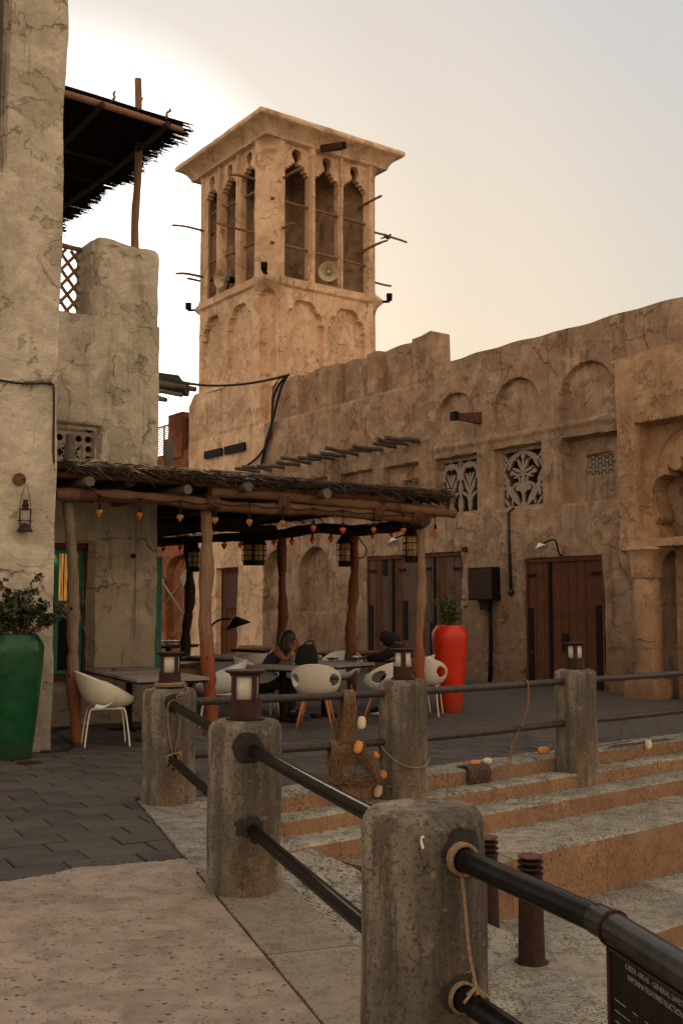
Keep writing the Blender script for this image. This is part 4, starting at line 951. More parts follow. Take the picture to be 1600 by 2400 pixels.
# tall barred window with teal frame, lamp behind the upper pane
wn = empty('window', MW.p(-.5, .6, -.24)); wn.parent = lb; wn.location = MW.p(-.5, .6, -.24)-lb.location; KID.setdefault(lb.name, []).append(wn)
wx = lambda u_: MW.px(u_, 1450, -.26)[0]
xl, xr, xe = wx(137), wx(183), wx(192)
for a, b_, c_, e_, m_ in ((xe+.002, .11, .60, 2.44, 'maroon'), (-1.1, .11, 1.47, 1.60, 'maroon'), (-1.1, .11, 2.36, 2.46, 'maroon'), (-1.1, .11, .55, .66, 'maroon')): slab('frame', a, b_, c_, e_, -.33, -.20, M[m_], wn, MW)
for z0_, z1_ in ((1.60, 2.36), (.66, 1.47)):
    for a, b_, c_, e_ in ((xr, xe, z0_+.01, z1_-.01), (xl-.07, xl-.01, z0_+.01, z1_-.01), (xl-.01, xr, z1_-.06, z1_-.01), (xl-.01, xr, z0_+.01, z0_+.06)): slab('teal_frame', a, b_, c_, e_, -.31, -.235, M['teal'], wn, MW)
    for k in range(3):
        q = MB(); x = xl+(xr-xl)*(.25+.27*k); q.tube([MW.p(x, z0_+.04, -.27), MW.p(x, z1_-.04, -.27)], .008, 6); q.obj('bar', M['black'], wn)
slab('lit_pane', xl-.02, xr+.01, 1.65, 2.31, -.34, -.33, M['curtain'], wn, MW)
slab('dark_pane', xl-.02, xr+.01, .70, 1.42, -.34, -.33, M['black'], wn, MW)
slab('backing', -1.1, .1, .6, 2.42, -.37, -.355, M['maroon'], wn, MW)
q = MB(); q.ball(MW.p(-.36, 2.26, -.31), .018, 8, 6); q.obj('bulb', M['bulb'], wn, smooth=True)
pl_ = bpy.data.lights.new('window_lamp_light', 'POINT'); pl_.energy = .5; pl_.color = (1, .5, .18); pl_.shadow_soft_size = .04
plo = bpy.data.objects.new('window_lamp_light', pl_); COL.objects.link(plo); plo.location = MW.p(-.36, 2.2, -.22)
q = MB(); q.ball(MW.p(.69, 2.28, -.0), .035, 12, 8, (1, 1, 1)); recenter(q.obj('door_bell', M['rust'], label='small round dark fitting on the plaster wall under the pergola', cat='wall fitting', smooth=True))
td = empty('door_leaf', MW.p(1.06, 0, .02)); td.parent = lb; td.location = MW.p(1.06, 0, .02)-lb.location; KID.setdefault(lb.name, []).append(td)
slab('teal_edge', 1.035, 1.13, .0, 2.28, -.06, .0, M['teal'], td, MW)
# cable and oil lantern on the near wall
q = MB(); q.tube(smooth3([LW.p(-1.6, 4.12, .02), LW.p(-.65, 4.06, .03), LW.p(-.4, 4.05, .03), LW.p(-.1, 4.08, .03), LW.p(-.06, 4.02, .03), LW.p(-.05, 3.7, .03), LW.p(-.045, 3.3, .03), LW.p(-.03, 3.1, .03)], 4), .014, 6); q.ball(LW.p(-.10, 4.08, .03), .024)
recenter(q.obj('wall_cable', M['blackcab'], label='black cable running along the pale wall and down its corner', cat='cable', smooth=True))
rd = LW.p(-.41, 2.98, .0); e = empty('wall_hook', rd, 'round reddish wooden disc on the pale wall holding the oil lantern', 'hook')
q = MB(); V = [rd+LW.d*.07*math.cos(2*math.pi*k/24)+Vector((0, 0, .07*math.sin(2*math.pi*k/24)))+LW.n*o_ for o_ in (-.01, .03) for k in range(24)]; q.add(V, [(k, (k+1) % 24, 24+(k+1) % 24, 24+k) for k in range(24)]+[tuple(range(24, 48))]); q.obj('disc', M['rust2'], e)
q = MB(); q.tube([rd+LW.n*.02+LW.d*.04, rd+LW.n*.07+LW.d*.045, rd+LW.n*.07+LW.d*.05-Vector((0, 0, .05))], .006, 6); q.obj('hook', M['black'], e)
def lathe_part(name, pr, c, m, parent, seg=16, smooth=True): q = MB(); q.lathe(pr, c, seg); return q.obj(name, m, parent, smooth=smooth, angle=40)
lc = LW.p(-.35, 2.40, .08)
e = empty('oil_lantern', lc, 'dark rusty oil lantern hanging on the pale wall above the green pot', 'lantern')
lathe_part('tank', [(.0, 0), (.085, .0), (.085, .012), (.055, .055), (.045, .06), (.04, .09), (.0, .09)], lc, M['rust'], e)
lathe_part('glass', [(.02, .09), (.034, .12), (.034, .20), (.022, .24)], lc, M['clear'], e)
lathe_part('chimney', [(.03, .235), (.052, .245), (.03, .27), (.04, .29), (.026, .32), (.03, .345), (.0, .36)], lc, M['rust'], e)
q = MB()
for s_ in (-1, 1): q.tube([lc+LW.d*s_*.055+Vector((0, 0, .05)), lc+LW.d*s_*.06+Vector((0, 0, .26))], .008, 6)
q.tube([lc+LW.d*(-.06)+Vector((0, 0, .28)), lc+LW.d*(-.03)+Vector((0, 0, .45)), lc+LW.d*0.0+Vector((0, 0, .53)), lc+LW.d*.03+Vector((0, 0, .45)), lc+LW.d*.06+Vector((0, 0, .28))], .004, 5)
q.obj('frame', M['rust'], e)
q = MB(); q.tube([lc+LW.d*.085*math.cos(2*math.pi*k/16)+LW.n*.06*math.sin(2*math.pi*k/16)+Vector((0, 0, .12)) for k in range(17)], .004, 5); q.obj('guard_ring', M['rust'], e)
# ---------------------------------------------------------------- roof awning top left
AF = Frame(gz(436, 292, 8.6).xy, 53.4, 1)
if AF.n.y > 0: AF.n = -AF.n
aw = empty('roof_awning', AF.p(-1, 6.7, -1), 'ragged dark reed awning on poles above the roof terrace, top left', 'awning')
PS = MW.px(321, 450, -.75)[0]
log('post', [MW.p(PS+.01, 6.3, -.75), MW.p(PS-.02, 7.3, -.75), MW.p(PS+.02, 8.3, -.75), MW.p(PS-.01, MW.px(320, 184, -.75)[1], -.75)], .062, .055, M['log'], aw, seg=10)
q = MB(); DEPTH = 5.6
for k in range(1250):
    o_ = -DEPTH*(k/1250)+ru(-.03, .03); end = .08+ru(-.22, .12)+.30*mnoise.noise(Vector((o_*2.4, 0, 3)))+.16*mnoise.noise(Vector((o_*9, 0, 3)))
    if rnd() < .015: continue
    z = 8.58+ru(-.05, .06)+.03*math.sin(o_*4); s0_ = end-ru(2.4, 5.0); r_ = ru(.006, .013)
    a = AF.p(s0_, z+ru(-.03, .03), o_); b_ = AF.p(end, z+ru(-.05, .05), o_+ru(-.06, .06)); m_ = a.lerp(b_, .5)+Vector((0, 0, ru(-.02, .02)))
    q.tube([a, m_, b_], r_, 3)
for k in range(700):                          # feathery ends
    o_ = -DEPTH*rnd(); b_ = AF.p(.06+ru(-.2, .05), 8.56+ru(-.06, .05), o_); d = AF.d*ru(.05, .22)+AF.n*ru(-.12, .12)+Vector((0, 0, ru(-.14, .03)))
    q.add([b_+AF.n*.008, b_-AF.n*.008, b_+d], [(0, 1, 2)])
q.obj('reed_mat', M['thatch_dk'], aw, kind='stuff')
for o_, z, e0 in ((.0, 8.50, -.05), (-.12, 8.63, .0), (-1.7, 8.5, -.3), (-3.2, 8.5, -.6)): log('beam', [AF.p(-4.6, z, o_), AF.p(-2, z+.03, o_), AF.p(e0, z, o_)], .05, .045, M['log'] if o_ == 0 else M['logd'], aw)
for s_ in (-.35, -1.35, -2.4): log('rafter', [AF.p(s_, 8.47, .12), AF.p(s_+.05, 8.45, -2), AF.p(s_, 8.47, -4.6)], .045, .04, M['logd'], aw)
for s_ in (-1.15, -.75, -.30): log('stub', [AF.p(s_, 8.6, -.05), AF.p(s_+.04, 8.78, .0)], .02, .016, M['log'], aw)
q = MB(); q.tube(sag(AF.p(-1.2, 8.5, -2.2), MW.p(.55, 7.85, -.72), .1), .012, 5); q.obj('slack_wire', M['black'], aw)
# ---------------------------------------------------------------- pergola over the cafe terrace
PG = Frame((-3.24, 12.1), 54.6, 1)
if PG.n.y > 0: PG.n = -PG.n
pg = empty('pergola', PG.p(2.8, 0, -1), 'log pergola with ragged palm thatch roof over the cafe tables', 'pergola')
LEN = 5.62
def gp(p): return Vector((p[0], p[1], 0))
def post(base, top, r, m, label=None, twist=.03, knots=3):
    b_, t_ = Vector(base), Vector(top); n = 30; P = []; rr = []; ph = ru(0, 6)
    for i in range(n):
        t = i/(n-1); P.append(b_.lerp(t_, t)+Vector((math.sin(t*5+ph), math.cos(t*4+ph), 0))*twist*math.sin(math.pi*t))
        rr.append(r*(1.15-.2*t)*(1+.12*math.sin(t*17+ph)+ru(-.08, .08)))
    q = MB(); q.tube(P, rr, 14, True, 0)
    q.v = [tuple(Vector(v)+(Vector(v)-P[min(n-1, i//14)])*(.30*mnoise.noise(Vector(v)*5)+.16*mnoise.noise(Vector(v)*14))) for i, v in enumerate(q.v)]
    return q.obj('post', m, pg, smooth=True, angle=70, label=label)
def two_tone(name, low, high, dark, h):        # a log whose lower end is stained a deep red-orange
    n = NB(name); g = n.noise(4, 8, .7, src=n.mp((8, 8, .6)), dist=.5); sp_ = n.N.new('ShaderNodeSeparateXYZ'); n.L.new(n.tc, sp_.inputs[0])
    z = n.math('ADD', sp_.outputs['Z'], n.math('MULTIPLY', n.noise(3, 3), .8))
    col = n.mix(n.ramp(z, h-.2, h+.8), low, high); col = n.mix(n.ramp(g, .3, .6, .7, 0), col, dark)
    col = n.mix(n.ramp(n.vor(3.5, 'F1'), .02, .10, .9, 0), col, tuple(x*.3 for x in dark))
    return n.fin(col, .7, [(g, .6, .012)], spec=.25)
M['post_or'] = two_tone('orange_stained_post', (.27, .07, .022), (.27, .165, .105), (.09, .045, .025), 1.3)
M['post_gr'] = two_tone('grey_peeling_post', (.34, .11, .05), (.24, .18, .13), (.09, .06, .04), .9)
post((-3.08, 12.62, 0), (-3.17, 12.32, 2.82), .066, M['post_gr'], 'peeling grey post beside the window')
post((-1.60, 13.33, 0), (-1.70, 13.35, 2.78), .078, M['post_or'], 'thick knotty post, orange at its foot', .035)
post((1.13, 15.30, 0), (1.13, 15.33, 2.75), .066, M['post_or'], None, .03)
post((.17, 16.85, 0), (.19, 16.8, 2.8), .075, M['logr'], None, .04)
post((-1.12, 18.5, 0), (-1.02, 18.5, 2.85), .075, M['logr'], None, .05)
post((-3.0, 20.9, 0), (-3.0, 20.9, 2.85), .09, M['logd'], None, .05)
def beam(pts, r, m, name='beam'): 
    P = smooth3(pts, 8); rr = [r*(1+ru(-.10, .10)+.06*math.sin(i*.7)) for i in range(len(P))]
    q = MB(); q.tube(P, rr, 10, True, .05); return q.obj(name, m, pg, smooth=True, angle=70)
beam([PG.p(-.02, 2.86), PG.p(1.2, 2.88), PG.p(2.4, 2.83), PG.p(3.6, 2.86), PG.p(4.8, 2.84), PG.p(5.5, 2.83)], .075, M['logx'])
beam([PG.p(1.95, 3.0, .02), PG.p(2.9, 3.02, .02), PG.p(3.9, 2.98, .03), PG.p(4.7, 2.97, .03), PG.p(5.62, 2.95, .02)], .075, M['logx'])
beam([PG.p(-.1, 3.10, .04), PG.p(1.6, 3.12, .05), PG.p(3.2, 3.10, .05), PG.p(5.0, 3.08, .05)], .06, M['logr'])
beam([PG.p(4.9, 2.96, .05), PG.p(5.95, 2.93, .05)], .07, M['logx'])
SG = Frame(PG.p(5.35, 0).xy, 324, 1); SG.d = -PG.n.copy(); SG.n = PG.d.copy()
beam([SG.p(-.1, 2.78), SG.p(1.4, 2.74), SG.p(2.6, 2.84), SG.p(4.2, 2.80), SG.p(6, 2.86), SG.p(9.3, 2.9)], .085, M['logd'])
beam([SG.p(.1, 2.92, -1.6), SG.p(4, 2.9, -1.6), SG.p(9, 2.95, -1.6)], .075, M['logd'])
beam([PG.p(-.3, 2.9, -4), PG.p(2.5, 2.92, -4), PG.p(5.4, 2.9, -4)], .08, M['logd']); beam([PG.p(-.3, 2.9, -8), PG.p(2.5, 2.92, -8), PG.p(5.4, 2.9, -8)], .08, M['logd'])
for s_, z, o_ in ((.28, 3.00, .28), (1.55, 2.99, .22), (2.35, 3.07, .30), (3.55, 3.06, .28), (4.6, 3.05, .1), (5.2, 3.04, .1), (.9, 3.06, .0), (3.0, 3.06, .0), (4.1, 3.06, .0)):
    log('rafter', [PG.p(s_+.1, z, -8.8), PG.p(s_+.05, z+.02, -4), PG.p(s_, z, o_)], .055, .065, M['grey_log'] if o_ > .2 else M['logd'], pg)
for s_, z_ in ((.35, 2.87), (1.98, 2.86), (3.0, 2.93), (4.55, 2.91), (5.25, 2.9)):     # rope lashings round the logs
    q = MB()
    for k in range(9):
        x = s_-.08+.02*k; h_ = .085 if z_ < 2.9 else .16
        q.tube([PG.p(x, z_+h_*math.cos(a)*1.0, .085*math.sin(a)+.02) for a in [2*math.pi*j/12 for j in range(13)]], .009, 4, False)
    q.obj('lashing', M['rust2'], pg)
for (s_, o_), hh in (((1.55, -.35), .45), ((.2, -.15), .38), ((4.5, -.5), .12), ((4.9, -.5), .12)):
    log('post_end', [PG.p(s_, 3.1, o_), PG.p(s_+.02, 3.2+hh, o_-.02)], .075, .055, M['grey_log'], pg)
# thatch: a thick uneven mat with a shaggy fringe
q = MB(); nx_, ny_ = 70, 60
def tz(s_, o_, top): return 3.13+(.05 if top else -.015)+.05*mnoise.noise(Vector((s_*1.6, o_*1.6, 5 if top else 9)))+(.04 if top else .01)*mnoise.noise(Vector((s_*6, o_*6, 2)))
def redge(o_): return 5.75+.12*mnoise.noise(Vector((o_*2, 1, 1)))
V = []
for top in (0, 1):
    for i in range(nx_+1):
        for j in range(ny_+1):
            o_ = .20-9.2*j/ny_+(.05*mnoise.noise(Vector((i*.4, 0, 0))) if j == 0 else 0); s_ = -.15+(redge(o_)+.15)*i/nx_; V.append(PG.p(s_, tz(s_, o_, top), o_))
st_ = (nx_+1)*(ny_+1); F = []
for i in range(nx_):
    for j in range(ny_):
        a = i*(ny_+1)+j; F += [(a, a+1, a+ny_+2, a+ny_+1), (st_+a, st_+a+ny_+1, st_+a+ny_+2, st_+a+1)]
    F.append((i*(ny_+1), (i+1)*(ny_+1), st_+(i+1)*(ny_+1), st_+i*(ny_+1)))
for j in range(ny_): a = nx_*(ny_+1)+j; F.append((a, a+1, st_+a+1, st_+a))
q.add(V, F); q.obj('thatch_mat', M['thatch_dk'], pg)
def blades(n, fn, m, name): 
    q = MB()
    for k in range(n):
        p, d, w = fn(); d = Vector(d); sd_ = d.cross(Vector((ru(-1, 1), ru(-1, 1), ru(-1, 1)))).normalized()*w; mid = p+d*.55+Vector((0, 0, -.0)); tip = p+d+Vector((0, 0, -.12*d.length))
        q.add([p-sd_, p+sd_, mid+sd_*.8, mid-sd_*.8, tip], [(0, 1, 2, 3), (3, 2, 4)])
    return q.obj(name, m, pg, kind='stuff')
def fr_blade(a=0, b_=5.75):
    s_ = ru(a, b_); p = PG.p(s_, 3.14+ru(-.02, .10), .16+ru(-.25, .03)); return p, PG.d*ru(-.16, .3)+PG.n*ru(-.02, .12)+Vector((0, 0, ru(-.10, .05))), ru(.003, .010)
blades(5200, fr_blade, M['thatch'], 'thatch_fringe')
def fr_light():
    s_ = abs(random.gauss(0, 1.4)) % 4; p = PG.p(.1+s_, 3.22+ru(-.05, .04), .12+ru(-.12, .06)); return p, PG.d*ru(.02, .28)+PG.n*ru(-.02, .10)+Vector((0, 0, ru(-.08, .05))), ru(.003, .008)
blades(900, fr_light, M['thatch_lt'], 'pale_fronds')
def fr_right():
    o_ = ru(-8.8, .2); p = PG.p(redge(o_)-.1, 3.14+ru(-.03, .12), o_); return p, PG.d*ru(.05, .34)+PG.n*ru(-.12, .16)+Vector((0, 0, ru(-.12, .06))), ru(.004, .011)
blades(4200, fr_right, M['thatch'], 'thatch_fringe')
def fr_top():
    s_ = ru(0, 5.7); o_ = ru(-1.6, .1); p = PG.p(s_, 3.22, o_); return p, PG.d*ru(-.25, .3)+PG.n*ru(-.1, .15)+Vector((0, 0, ru(-.01, .05))), ru(.004, .011)
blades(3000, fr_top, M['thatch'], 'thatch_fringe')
for s_, o_, d_ in ((1.6, .02, .5), (1.9, .1, .9), (2.3, .05, .8), (3.3, -.1, .35), (.9, -.2, .5)):
    log('loose_pole', [PG.p(s_, 3.26, o_), PG.p(s_+d_, 3.25, o_+.03)], .02, .018, M['grey_log'], pg, bend=.005)
# string lights: cable with heart-shaped glass bulbs
def heart(q, c, sz, rz):
    seg, rings = 14, 9; V = []
    for i in range(rings+1):
        v = math.pi*i/rings
        for k in range(seg):
            u_ = 2*math.pi*k/seg; x = math.sin(v)*math.cos(u_); y = math.sin(v)*math.sin(u_)*.62; z = math.cos(v)
            z2 = z*.95+.38*abs(x)**.9-.12 if z > 0 else z*1.15+.38*abs(x)-.12; x2 = x*(1.0 if z > 0 else (1-.55*(-z)**1.4)*1.0)
            V.append(Vector(c)+Vector((x2*math.cos(rz)-y*math.sin(rz), x2*math.sin(rz)+y*math.cos(rz), z2))*sz)
    q.add(V, [(i*seg+k, (i+1)*seg+k, (i+1)*seg+(k+1) % seg, i*seg+(k+1) % seg) for i in range(rings) for k in range(seg)])
def bulb(p, anchor, mt, label, group, sz=.05, rz=0):
    e = empty('heart_bulb', p, label, 'light bulb', group); q = MB(); heart(q, p, sz, rz); q.obj('glass_heart', M[mt], e, smooth=True)
    q = MB(); q.tube([anchor, p+Vector((0, 0, sz*2.6))], .005, 5); q.lathe([(.014, sz*.9), (.02, sz*1.0), (.02, sz*2.1), (.008, sz*2.5)], p, 8); q.obj('socket', M['black'], e)
def D(x, y): return x*1.0204, y*1.0204
def pgp(u_, v_, off): s_, z = PG.px(u_, v_, off); return PG.p(s_, z, off)
def sgp(u_, v_, off): s_, z = SG.px(u_, v_, off); return SG.p(s_, z, off)
front = [(229, 1178), (321, 1184), (414, 1189), (494, 1195), (573, 1199), (649, 1202), (720, 1213), (787, 1218), (858, 1217), (926, 1219), (999, 1221)]
wr = []; G_ = 'glass heart bulbs on the front string'
descr = ['beside the leftmost post', 'second from the left', 'left of the knotty post', 'right of the knotty post', 'above the pair of lanterns', 'by the first inner post', 'over the shaded right niche', 'left of the second inner post', 'over the left leaf of the wide plank door', 'left of the right front post', 'at the right end of the string']
for k, (x, y) in enumerate(front):
    u_, v_ = D(x, y); off = .09; p = pgp(u_, v_, off); s_, _ = PG.px(u_, v_, off); an = PG.p(s_, 2.86+ru(-.01, .01), .095); wr.append(an)
    bulb(p, an, 'gold' if k in (0, 2, 3, 4, 5, 9) else 'amber', 'gold glass heart bulb hanging '+descr[k] if k in (0, 2, 3, 4, 5, 9) else 'amber glass heart bulb hanging '+descr[k], G_, .043, PG.rz if hasattr(PG, 'rz') else ru(-.4, .9))
pts = [PG.p(.3, 2.98, .1)]
for a, b_ in zip(wr[:-1], wr[1:]): pts += [a, a.lerp(b_, .5)-Vector((0, 0, .025))]
pts += [wr[-1], PG.p(5.5, 2.84, .1)]
q = MB(); q.tube(smooth3(pts, 4), .008, 5)
for a in wr: q.ball(a, .022, 8, 5)
recenter(q.obj('light_string', M['blackcab'], label='black light string clipped along the front log of the pergola', cat='light string', smooth=True))
back = [(375, 1259), (414, 1256), (450, 1253), (515, 1254), (553, 1253), (630, 1247), (671, 1244), (717, 1241), (760, 1238), (855, 1228), (899, 1225), (947, 1222)]
descb = ['nearest the teal door', 'over the arched red niche', 'above the far left lantern', 'over the narrow dark door', 'left of the pair of lanterns', 'against the first inner post', 'over the gap between the two niches', 'above the second arched niche', 'right of the second arched niche', 'above the wall cable loop', 'over the middle of the wide plank door', 'behind the lantern by the right post']
wr = []
for k, (x, y) in enumerate(back):
    u_, v_ = D(x, y); off = .10 if k > 3 else -.9; p = sgp(u_, v_, off); an = Vector((p.x, p.y, 2.84)); wr.append(an)
    bulb(p, an, 'amber', 'orange glass heart bulb hanging '+descb[k], 'orange heart bulbs on the inner string', .052, ru(-.7, .7))
q = MB(); q.tube(smooth3(wr[4:], 3), .008, 5); q.tube(smooth3(wr[:4], 3), .008, 5); recenter(q.obj('light_string', M['blackcab'], label='black light string along the inner side log of the pergola', cat='light string', smooth=True))
# candle lanterns hanging from the logs
def cage_lantern(p, h, label, top):
    e = empty('hanging_lantern', p, label, 'lantern', 'caged candle lanterns under the pergola'); r_ = h*.20
    q = MB(); q.lathe([(.0, 0), (r_*.85, 0), (r_*.85, h*.10), (r_*.95, h*.11), (r_*.95, h*.14), (.0, h*.14)], p, 12)
    q.obj('base', M['black'], e)
    q = MB(); q.lathe([(r_*1.1, h*.60), (r_*1.12, h*.62), (r_*.55, h*.80), (r_*.2, h*.90), (.01, h*.93)], p, 12); q.obj('roof', M['black'], e)
    q = MB(); q.lathe([(r_*.72, h*.14), (r_*.72, h*.60)], p, 12); q.obj('glass', M['lampglass'], e, smooth=True)
    q = MB()
    for k in range(8):
        a = k*math.pi/4; q.tube([p+Vector((r_*math.cos(a), r_*math.sin(a), h*.13)), p+Vector((r_*math.cos(a), r_*math.sin(a), h*.61))], .005, 4)
    for zz in (.28, .44): q.tube([p+Vector((r_*1.06*math.cos(a), r_*1.06*math.sin(a), h*zz)) for a in [j*math.pi/8 for j in range(17)]], .006, 4, False)
    q.obj('cage', M['black'], e)
    q = MB(); q.tube([p+Vector((.03*math.cos(a), 0, h*.95+.03*math.sin(a))) for a in [j*math.pi/6 for j in range(13)]], .004, 4, False); q.tube([p+Vector((0, 0, h)), Vector((p.x, p.y, top))], .004, 4); q.obj('hook', M['black'], e)
    q = MB(); q.tube([p+Vector((0, 0, h*.14)), p+Vector((0, 0, h*.42))], r_*.3, 8); q.obj('candle', M['diff'], e)
for (x, v0, v1, Y, lb_) in ((454, 1262, 1340, 17.6, 'black caged lantern at the far left beside the knotty post'), (583, 1245, 1325, 15.6, 'left one of the pair of black caged lanterns'), (607, 1245, 1325, 15.5, 'right one of the pair of black caged lanterns'), (808, 1238, 1328, 16.6, 'black caged lantern on the left of the second inner post'), (965, 1216, 1318, 15.4, 'greyish caged lantern on the right front post')):
    p = atY(x, v1, Y); h = (atY(x, v0, Y)-p).length; cage_lantern(p, h, lb_, 2.8)
q = MB(); q.tube(smooth3([atY(826, 1235, 16.8), atY(842, 1262, 16.8), atY(858, 1288, 16.8), atY(852, 1306, 16.8), atY(835, 1308, 16.8), atY(820, 1306, 16.8)], 5), .012, 6)
recenter(q.obj('loose_wire', M['blackcab'], label='loose looping wire on the second inner pergola post', cat='wire', smooth=True))

# ---------------------------------------------------------------- concrete posts, lamps, rails
POSTS = {'A': (-1.414, 8.889, .222), 'B': (-.552, 6.199, .212), 'C': (.278, 3.70, .214), 'D': (.565, 9.904, .213), 'E': (2.489, 11.479, .215), 'G': (4.45, 13.08, .215)}
PL = {'A': 'concrete post with rope coiled under its lantern, left of the row', 'B': 'stout concrete post with a rusty lantern, second from the front', 'C': 'nearest concrete post, bare top, with rope round its rail', 'D': 'squarish pale concrete post in front of the red pot', 'E': 'far concrete post with lantern in front of the tall plank door', 'G': 'concrete post beyond the right edge of the picture'}
for k, (x, y, r_) in list(POSTS.items()):
    e = empty('concrete_post', (x, y, 0), PL[k], 'post', 'concrete posts of the railing')
    seg = 56; V = []; pr = [(0, -.35), (0, .0), (.004, .05)]+[(.0, .08+.06*i) for i in range(13)]+[(.002, .855), (-.006, .885), (-.022, .908), (-.05, .918), (-.10, .92), (-.16, .918)]
    exp_ = 2.12 if k in 'ABC' else 2.6
    for dr, z in pr:
        for j in range(seg):
            a = 2*math.pi*j/seg; ca, sa = math.cos(a+.6), math.sin(a+.6); s_ = 1/((abs(ca)**exp_+abs(sa)**exp_)**(1/exp_)); s_ = s_*.97
            R0 = (r_-.0)*s_+dr; nz_ = .010*mnoise.noise(Vector((ca*2.2, sa*2.2, z*3+x*7)))+.004*mnoise.noise(Vector((ca*12, sa*12, z*12+x)))+.008*(z < .1)*(.1-z if z > 0 else .1)*5
            zk = z*(1.03 if k == 'B' else 1.0)
            V.append((x+(R0+nz_)*math.cos(a), y+(R0+nz_)*math.sin(a), zk+.004*mnoise.noise(Vector((ca*4, sa*4, z)))))
    n = len(pr); F = [(i*seg+j, i*seg+(j+1) % seg, (i+1)*seg+(j+1) % seg, (i+1)*seg+j) for i in range(n-1) for j in range(seg)]
    V.append((x, y, .918*(1.03 if k == 'B' else 1.0))); F += [((n-1)*seg+j, (n-1)*seg+(j+1) % seg, len(V)-1) for j in range(seg)]
    q = MB(); q.add(V, F); q.obj('shaft', M['post'], e, smooth=True)
    POSTS[k] = (x, y, r_, e)
M['stain'] = rockmat('dark_grout', (.035, .03, .027), (.02, .017, .015), (.05, .043, .038), .3, bump=.004)
def grout(k, az, z, w, h):                    # rough dark grout patch where a rail enters
    x, y, r_, e = POSTS[k]; V = []; c0 = R(az); nr, ns_ = 5, 22; V = []; F = []
    def P(a, zz, o_):
        aa = math.pi/2-a; exp_ = 2.12 if k in 'ABC' else 2.6; ca, sa = math.cos(aa+.6), math.sin(aa+.6); s_ = .97/((abs(ca)**exp_+abs(sa)**exp_)**(1/exp_)); R0 = r_*s_+o_
        return (x+R0*math.cos(aa), y+R0*math.sin(aa), zz)
    V.append(P(c0, z, .006))
    for i in range(1, nr+1):
        for j in range(ns_):
            t = 2*math.pi*j/ns_; q_ = i/nr; ir = 1+.35*mnoise.noise(Vector((math.cos(t)*1.3+x*9, math.sin(t)*1.3, z*9)))
            V.append(P(c0+math.cos(t)*w*q_*ir/r_, z+math.sin(t)*h*q_*ir, .006-.007*q_**3))
    F = [(0, 1+j, 1+(j+1) % ns_) for j in range(ns_)]+[(1+(i-1)*ns_+j, 1+i*ns_+j, 1+i*ns_+(j+1) % ns_, 1+(i-1)*ns_+(j+1) % ns_) for i in range(1, nr) for j in range(ns_)]
    q = MB(); q.add(V, F); q.obj('grout_patch', M['stain'], e, smooth=True)
def rail(a, b_, z, r_, m, label, d0=.12, d1=.12, collar=None):
    pa_ = Vector((POSTS[a][0], POSTS[a][1], z)); pb_ = Vector((*(POSTS[b_][:2] if isinstance(b_, str) else b_), z)); d = (pb_-pa_).normalized()
    p0 = pa_+d*d0; p1 = pb_-d*d1 if isinstance(b_, str) else pb_
    e = empty('handrail', (p0+p1)/2, label, 'rail', 'tubular rails between the posts')
    q = MB(); n = 9; q.tube([p0.lerp(p1, i/(n-1))+Vector((0, 0, -.006*math.sin(math.pi*i/(n-1)))) for i in range(n)], r_, 20, True, .0)
    q.obj('tube', m, e, smooth=True, angle=50)
    if collar is not None:
        q = MB(); c = p0+d*collar; q.tube([c-d*.004, c, c+d*.62, c+d*.63], [r_, r_+.006, r_+.006, r_], 20); q.obj('sleeve', M['rail_rust'], e, smooth=True, angle=40)
    az = math.degrees(math.atan2(d.x, d.y)); return az, d
for z, nm in ((.80, 'upper'), (.365, 'lower')):
    az, _ = rail('A', 'B', z, .034, M['rail'], nm+' black rail from the rope-wrapped post to the second post'); grout('A', az, z, .075, .08)
    az, _ = rail('B', 'C', z, .034, M['rail'], nm+' black rail between the second post and the nearest post'); grout('B', az+6, z+.005, .10, .085)
    az, _ = rail('A', 'D', z, .034, M['rail_rust'], nm+' brown rail behind the posts carrying the fishing net')
    az, _ = rail('D', 'E', z, .034, M['rail_rust'], nm+' brown rail from the pale squarish post to the far post')
    az, _ = rail('E', 'G', z, .034, M['rail_rust'], nm+' brown rail running off to the right edge')
J_ = gz(1412, 2160, .79); K_ = gz(1600, 2277, .79); FV = tuple((J_+(K_-J_)*2.6).xy)
cx, cy = POSTS['C'][:2]
P0_ = gz(1050, 1999, .79); cdir = (J_-P0_).normalized(); az = math.degrees(math.atan2(cdir.x, cdir.y))
for z, nm in ((.79, 'upper'), (.36, 'lower')):
    e = empty('handrail', (J_.x, J_.y, z), nm+' glossy black rail running from the nearest post out of the frame', 'rail', 'tubular rails between the posts')
    a_ = Vector((P0_.x, P0_.y, z)) if nm == 'upper' else Vector((P0_.x, P0_.y, z)); j_ = Vector((J_.x, J_.y, z)); f_ = Vector((*FV, z))
    q = MB(); q.tube([a_-cdir*.04, a_.lerp(j_, .5), j_], .0365, 24); q.obj('tube', M['rail'], e, smooth=True, angle=50)
    q = MB(); d2 = (f_-j_).normalized(); q.tube([j_-cdir*.03, j_-cdir*.026, j_+d2*.01, f_], [.036, .0405, .0405, .0405], 24); q.obj('sleeve', M['rail2'], e, smooth=True, angle=50)
    grout('C', az-10, z+.01, .09, .08)
cd2 = (K_-J_).normalized()
